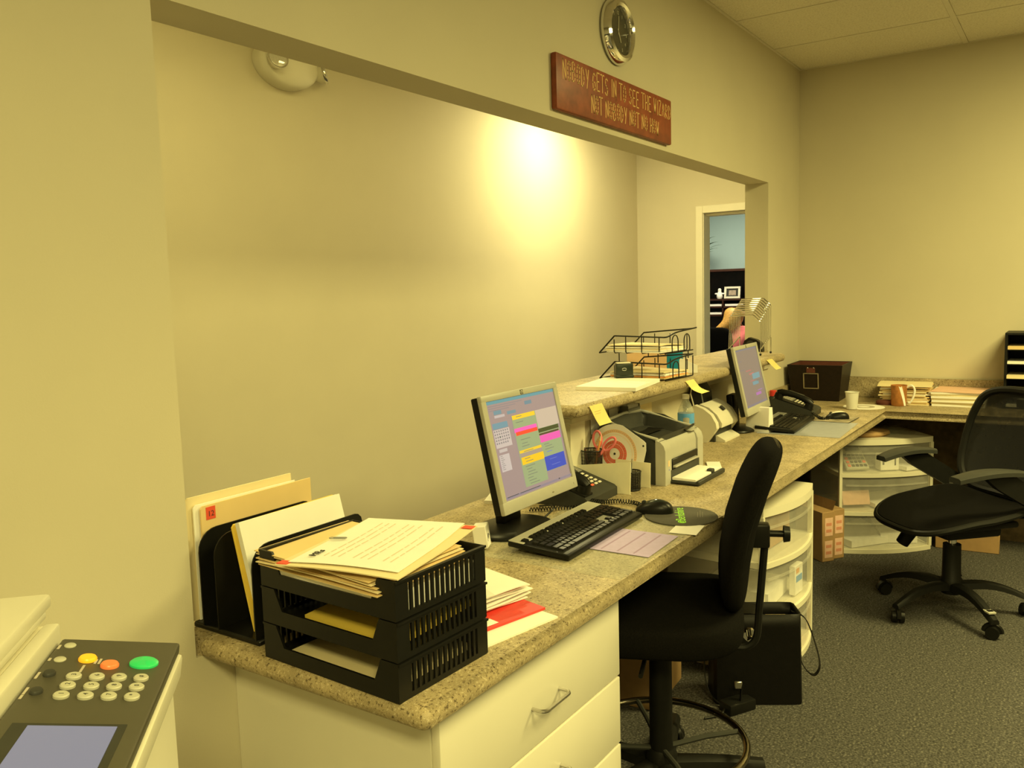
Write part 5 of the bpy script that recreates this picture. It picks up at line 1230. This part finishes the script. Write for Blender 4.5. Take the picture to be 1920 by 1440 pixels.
# backrest: rim, open weave, lumbar pad
def bk(u, v):
    """u -1..1 across, v 0..1 up"""
    z = .50+.44*v; y = -.245-.035*math.sin(v*math.pi)*0-.11*v+.05*math.sin(v*math.pi)*-.4+.055*u*u
    hw = .225+.05*math.sin(min(1, v*1.25)*math.pi*.75)-.03*v
    return (hw*u, y, z)
out = []
for t in [2*math.pi*k/72 for k in range(72)]:
    u = math.copysign(abs(math.cos(t))**.45, math.cos(t)); v = .5+.5*math.copysign(abs(math.sin(t))**.45, math.sin(t)); out.append((u, v))
MB().tube([bk(u, v) for u, v in out], .017, 8, True).build('back_frame', 'black_m', ch)
def weave(u, v):
    uu = 2*u-1; vv = v
    k = (1-abs(2*vv-1)**3.0)**(1/3.0) if abs(2*vv-1) < 1 else 0
    x, y, z = bk(uu*max(.3, min(1, .55+.5*k)), vv); return (x, y, z)
MB().grid(weave, 24, 24).build('back_weave', 'mesh', ch)
mb = MB(); mb.grid(lambda u, v: tuple(Vector(bk((2*u-1)*.82, .04+.46*v))+Vector((0, -.022, 0))), 16, 10, .012); mb.build('lumbar_pad', 'black_m', ch)
mb = MB().tube(smooth([(0, -.12, .40), (0, -.26, .40), (0, -.33, .47), (0, -.355, .60), (0, -.39, .75)], 6), .024, 8); mb.build('back_post', 'black_m', ch)
mb = MB().rbox(-.09, .09, -.40, -.37, .86, .90, .006, 2); mb.build('hanger_clip', 'grey', ch)
for s_ in (-1, 1):
    mb = MB(); n = 12; vs = []; fs = []
    for i in range(n+1):
        f = i/n; y = .185-.285*f; hw = .038*(.55+.45*math.sin(math.pi*min(1, .12+f*1.0)))+.006; z = .665+.012*math.sin(f*math.pi)-.014*(1-f)**3; x = s_*(.262-.025*(1-f)**2)
        vs += [(x-hw, y, z-.022), (x+hw, y, z-.022), (x+hw, y, z-.006), (x+hw*.7, y, z), (x-hw*.7, y, z), (x-hw, y, z-.006)]
    for i in range(n):
        for q in range(6):
            j = (q+1) % 6; fs.append((6*i+q, 6*i+j, 6*i+6+j, 6*i+6+q))
    fs += [tuple(range(6)), tuple(6*n+q for q in range(6))[::-1]]
    ar = mb.add(vs, fs, 0, True).build('armrest', 'dgrey', ch)
    mb = MB(); mb.M = frame((s_*.262, 0, 0), (0, 1, 0), (0, 0, 1)); mb.prism([(.075, .648), (-.055, .648), (-.235, .535), (-.225, .485), (-.185, .478), (.02, .60)], -.014, .014); mb.build('arm_bracket', 'black_m', ar)
    MB().cyl((s_*.245, -.20, .505), (s_*.281, -.20, .505), .028, n=20).build('arm_pivot', 'steel', ar)
MB().tube(smooth([(-.262, -.20, .505), (-.20, -.24, .46), (-.08, -.25, .43), (.08, -.25, .43), (.20, -.24, .46), (.262, -.20, .505)], 5), .018, 8).build('arm_crossbar', 'black_m', ch)

# ------------------------------------------------------------ study seen through the door
t = thing('desk_hutch', 'dark cherry desk hutch with cubbies in the room beyond the door', 'hutch', (8.98, 0, 0))
Y0, Y1 = 1.56, 2.55
mb = MB().box(0, .40, Y0, Y0+.02, .76, 1.60).box(0, .40, Y1-.02, Y1, .76, 1.60).box(.385, .40, Y0+.02, Y1-.02, .76, 1.60).box(-.02, .42, Y0-.02, Y1+.02, 1.60, 1.625); mb.build('case', 'hutch', t)
for z in (1.285, 1.205, 1.115): MB().box(0, .385, Y0+.02, Y1-.02, z, z+.018).build('shelf', 'hutch', t)
MB().box(0, .385, 1.815, 1.83, 1.115, 1.285).build('divider', 'hutch', t)
MB().box(-.42, .41, Y0-.018, Y1+.02, .72, .76).box(-.38, .40, Y1-.04, Y1, 0, .72).box(-.38, .40, Y0, Y0+.04, 0, .72).box(.1, .13, Y0+.04, Y1-.04, .1, .72).build('desk', 'hutch', t)
for y0, y1, z, lb in ((1.84, 1.98, 1.224, 'upper left'), (1.60, 1.80, 1.224, 'upper right'), (1.84, 2.0, 1.134, 'lower left')):
    o = sheet('paper_stack', 'paper', (9.14, (y0+y1)/2, z), 0, .30, y1-y0, .022); tag(o, 'white papers in the %s cubby of the dark hutch' % lb, 'paper')
t = thing('photo_frame', 'pale framed photograph on the upper shelf of the dark hutch', 'picture frame', (9.03, 1.735, 1.304))
mb = MB(); F = frame((0, 0, 0), (0, -1, 0), (.12, 0, 1)); mb.M = F
for q in ((-.09, .09, 0, .022), (-.09, .09, .108, .13), (-.09, -.066, .022, .108), (.066, .09, .022, .108)): mb.rbox(q[0], q[1], q[2], q[3], -.008, .008, .002, 1)
mb.build('frame', 'beige', t); mb = MB(); mb.M = F; mb.box(-.066, .066, .022, .108, -.004, 0); mb.build('mount', 'dgrey', t); mb = MB(); mb.M = F; mb.box(-.04, .04, .035, .09, 0, .001); mb.build('photograph', 'photo', t)
t = thing('figurine', 'small white bird-like figurine on the upper shelf of the hutch', 'figurine', (9.03, 1.875, 1.3035))
MB().lathe([(0, 0), (.026, 0), (.034, .02), (.032, .045), (.020, .07), (.017, .085), (.019, .098), (.012, .112), (0, .115)], 20).build('body', 'paper', t)
for s_ in (-1, 1): MB().ball((-.005, s_*.036, .055), .008, .020, .010, 10, 6).build('wing', 'paper', t)
MB().cyl((-.014, 0, .095), (-.03, 0, .092), .005, .001, 8).build('beak', 'orange', t)
t = thing('potted_plant', 'leafy plant in a pot on top of the dark hutch, mostly behind the door casing', 'plant', (9.15, 2.10, 1.6255))
MB().lathe([(0, 0), (.05, 0), (.065, .11), (.06, .112), (.05, .1), (0, .1)], 20).build('pot', 'cardb', t)
for k in range(16):
    a = 2*math.pi*k/16+random.uniform(-.2, .2); L = random.uniform(.12, .2); el = random.uniform(.6, 1.3); h0 = random.uniform(.1, .30); d_ = Vector((math.cos(a), math.sin(a), 0)); s2 = Vector((-d_.y, d_.x, 0))
    mb = MB()
    mb.grid(lambda u, v: tuple(d_*(L*u)+s2*(.016*math.sin(math.pi*min(1, u*.97+.03))*(2*v-1))+Vector((0, 0, h0+L*el*u*(1-.55*u)))), 6, 2, .001); mb.build('leaf', 'leaf', t)
MB().cyl((0, 0, .1), (0, 0, .34), .006, n=6).build('stem', 'leaf', t)
t = thing('pale_cabinet', 'pale tall cabinet beside the dark hutch, seen through the door', 'cabinet', (8.95, 1.24, 0)); MB().rbox(0, .45, 0, .30, 0, 1.66, .006, 1).build('body', 'silver', t); MB().box(-.004, 0, .01, .29, .05, 1.62).build('door', 'silver', t)
t = thing('wall_file', 'white wall file holder with pink papers on the blue wall, by the door edge', 'wall file', (9.449, 1.49, 1.66))
MB().box(-.06, -.057, 0, .15, 0, .22).box(-.003, 0, 0, .15, 0, .42).box(-.06, 0, 0, .003, 0, .3).box(-.06, 0, .147, .15, 0, .3).build('holder', 'beige', t)
MB().box(-.052, -.04, .01, .14, .01, .33).build('pink_papers', 'pinkpaper', t); MB().box(-.03, -.012, .01, .14, .01, .40).build('white_papers', 'paper', t)
# seated woman, seen from behind
def skin(name, joints, edges, m_, par=None, sub=2):
    me = bpy.data.meshes.new(name); me.from_pydata([j[0] for j in joints], edges, [])
    o = bpy.data.objects.new(name, me); COL.objects.link(o)
    md = o.modifiers.new('skin', 'SKIN'); md.use_smooth_shade = True
    for i, j in enumerate(joints):
        r_ = j[1]; o.data.skin_vertices[0].data[i].radius = (r_, r_) if not isinstance(r_, tuple) else r_
    o.data.skin_vertices[0].data[0].use_root = True
    sb = o.modifiers.new('sub', 'SUBSURF'); sb.levels = sb.render_levels = sub
    bpy.context.view_layer.update()
    ev = o.evaluated_get(bpy.context.evaluated_depsgraph_get()); nm = bpy.data.meshes.new_from_object(ev)
    bpy.data.objects.remove(o, do_unlink=True); nm.name = name
    nm.materials.clear(); nm.materials.append(M[m_])
    nm.polygons.foreach_set('use_smooth', [True]*len(nm.polygons))
    q = bpy.data.objects.new(name, nm); COL.objects.link(q)
    if par: q.parent = par
    return q
w_ = thing('person', 'seated person with long blond hair and pink top, seen from behind through the door', 'person', (8.22, 1.445, 0))
J = [((0, 0, .53), .15), ((.02, 0, .68), .125), ((.05, 0, .84), .135), ((.07, 0, .98), .12), ((.09, 0, 1.045), .055), ((.105, 0, 1.09), .058), ((.115, 0, 1.16), .095), ((.115, 0, 1.20), .08),
     ((.07, .15, .985), .06), ((.13, .22, .84), .043), ((.33, .20, .775), .035), ((.42, .17, .775), .03), ((.07, -.15, .985), .06), ((.13, -.22, .84), .043), ((.33, -.20, .775), .035), ((.42, -.17, .775), .03),
     ((.10, .09, .50), .09), ((.44, .10, .51), .062), ((.45, .10, .28), .052), ((.43, .10, .08), .036), ((.53, .11, .04), .036), ((.10, -.09, .50), .09), ((.44, -.10, .51), .062), ((.45, -.10, .28), .052), ((.43, -.10, .08), .036), ((.53, -.11, .04), .036)]
E_ = [(0, 1), (1, 2), (2, 3), (3, 4), (4, 5), (5, 6), (6, 7), (3, 8), (8, 9), (9, 10), (10, 11), (3, 12), (12, 13), (13, 14), (14, 15), (0, 16), (16, 17), (17, 18), (18, 19), (19, 20), (0, 21), (21, 22), (22, 23), (23, 24), (24, 25)]
body = skin('body', J, E_, 'skin', w_)
skin('pink_top', [((0, 0, .54), .165), ((.02, 0, .68), .142), ((.05, 0, .84), .15), ((.07, 0, .975), .135), ((.085, 0, 1.03), .062), ((.07, .155, .985), .072), ((.12, .215, .86), .058), ((.07, -.155, .985), .072), ((.12, -.215, .86), .058)], [(0, 1), (1, 2), (2, 3), (3, 4), (3, 5), (5, 6), (3, 7), (7, 8)], 'shirt', w_)
skin('hair', [((.10, 0, 1.195), .105), ((.05, .01, 1.13), .112), ((.0, .03, 1.06), .085), ((-.03, .085, 1.01), .07), ((-.04, .15, .985), .045), ((-.04, .20, .965), .016)], [(0, 1), (1, 2), (2, 3), (3, 4), (4, 5)], 'hair', w_)
mb = MB().ball((.205, 0, 1.15), .016, .012, .02, 10, 6).build('nose', 'skin', w_)
for s_ in (-1, 1):
    MB().ball((.192, s_*.033, 1.175), .012, .014, .009, 10, 6).build('eye', 'dgrey', w_); MB().ball((.11, s_*.092, 1.155), .016, .010, .028, 10, 6).build('ear', 'skin', w_)
    for k in range(4): MB().tube([(.44, s_*(.19-.02*k), .775), (.48, s_*(.188-.02*k), .782), (.505+.006*(k in (1, 2)), s_*(.186-.02*k), .772)], .008, 6).build('finger', 'skin', w_)
    MB().tube([(.42, s_*.145, .773), (.45, s_*.122, .776), (.47, s_*.112, .772)], .009, 6).build('thumb', 'skin', w_)
MB().ball((.198, 0, 1.115), .008, .022, .006, 10, 6).build('mouth', 'pink', w_)
t = thing('study_chair', 'black office chair carrying the seated person beyond the door', 'chair', (8.20, 1.50, 0))
star(t, .28, .3, .10, .08, .01, 'black_m', .06); MB().lathe([(0, .06), (.04, .06), (.035, .2), (.025, .36), (0, .36)], 16).build('gas_column', 'black_m', t)
superq(MB(), (.06, 0, .375), .50, .50, .05, .4, .5).build('seat', 'fabric', t)
superq(MB(), (-.20, .08, .81), .06, .42, .46, .4, .5, warp=lambda x, y, z: (x-.12*(z+.2)*.5+y*y*.4, y, z)).build('backrest', 'fabric', t)
MB().tube(smooth([(-.05, 0, .35), (-.2, 0, .36), (-.25, 0, .45), (-.25, 0, .65)], 5), .02, 8).build('back_post', 'black_m', t)
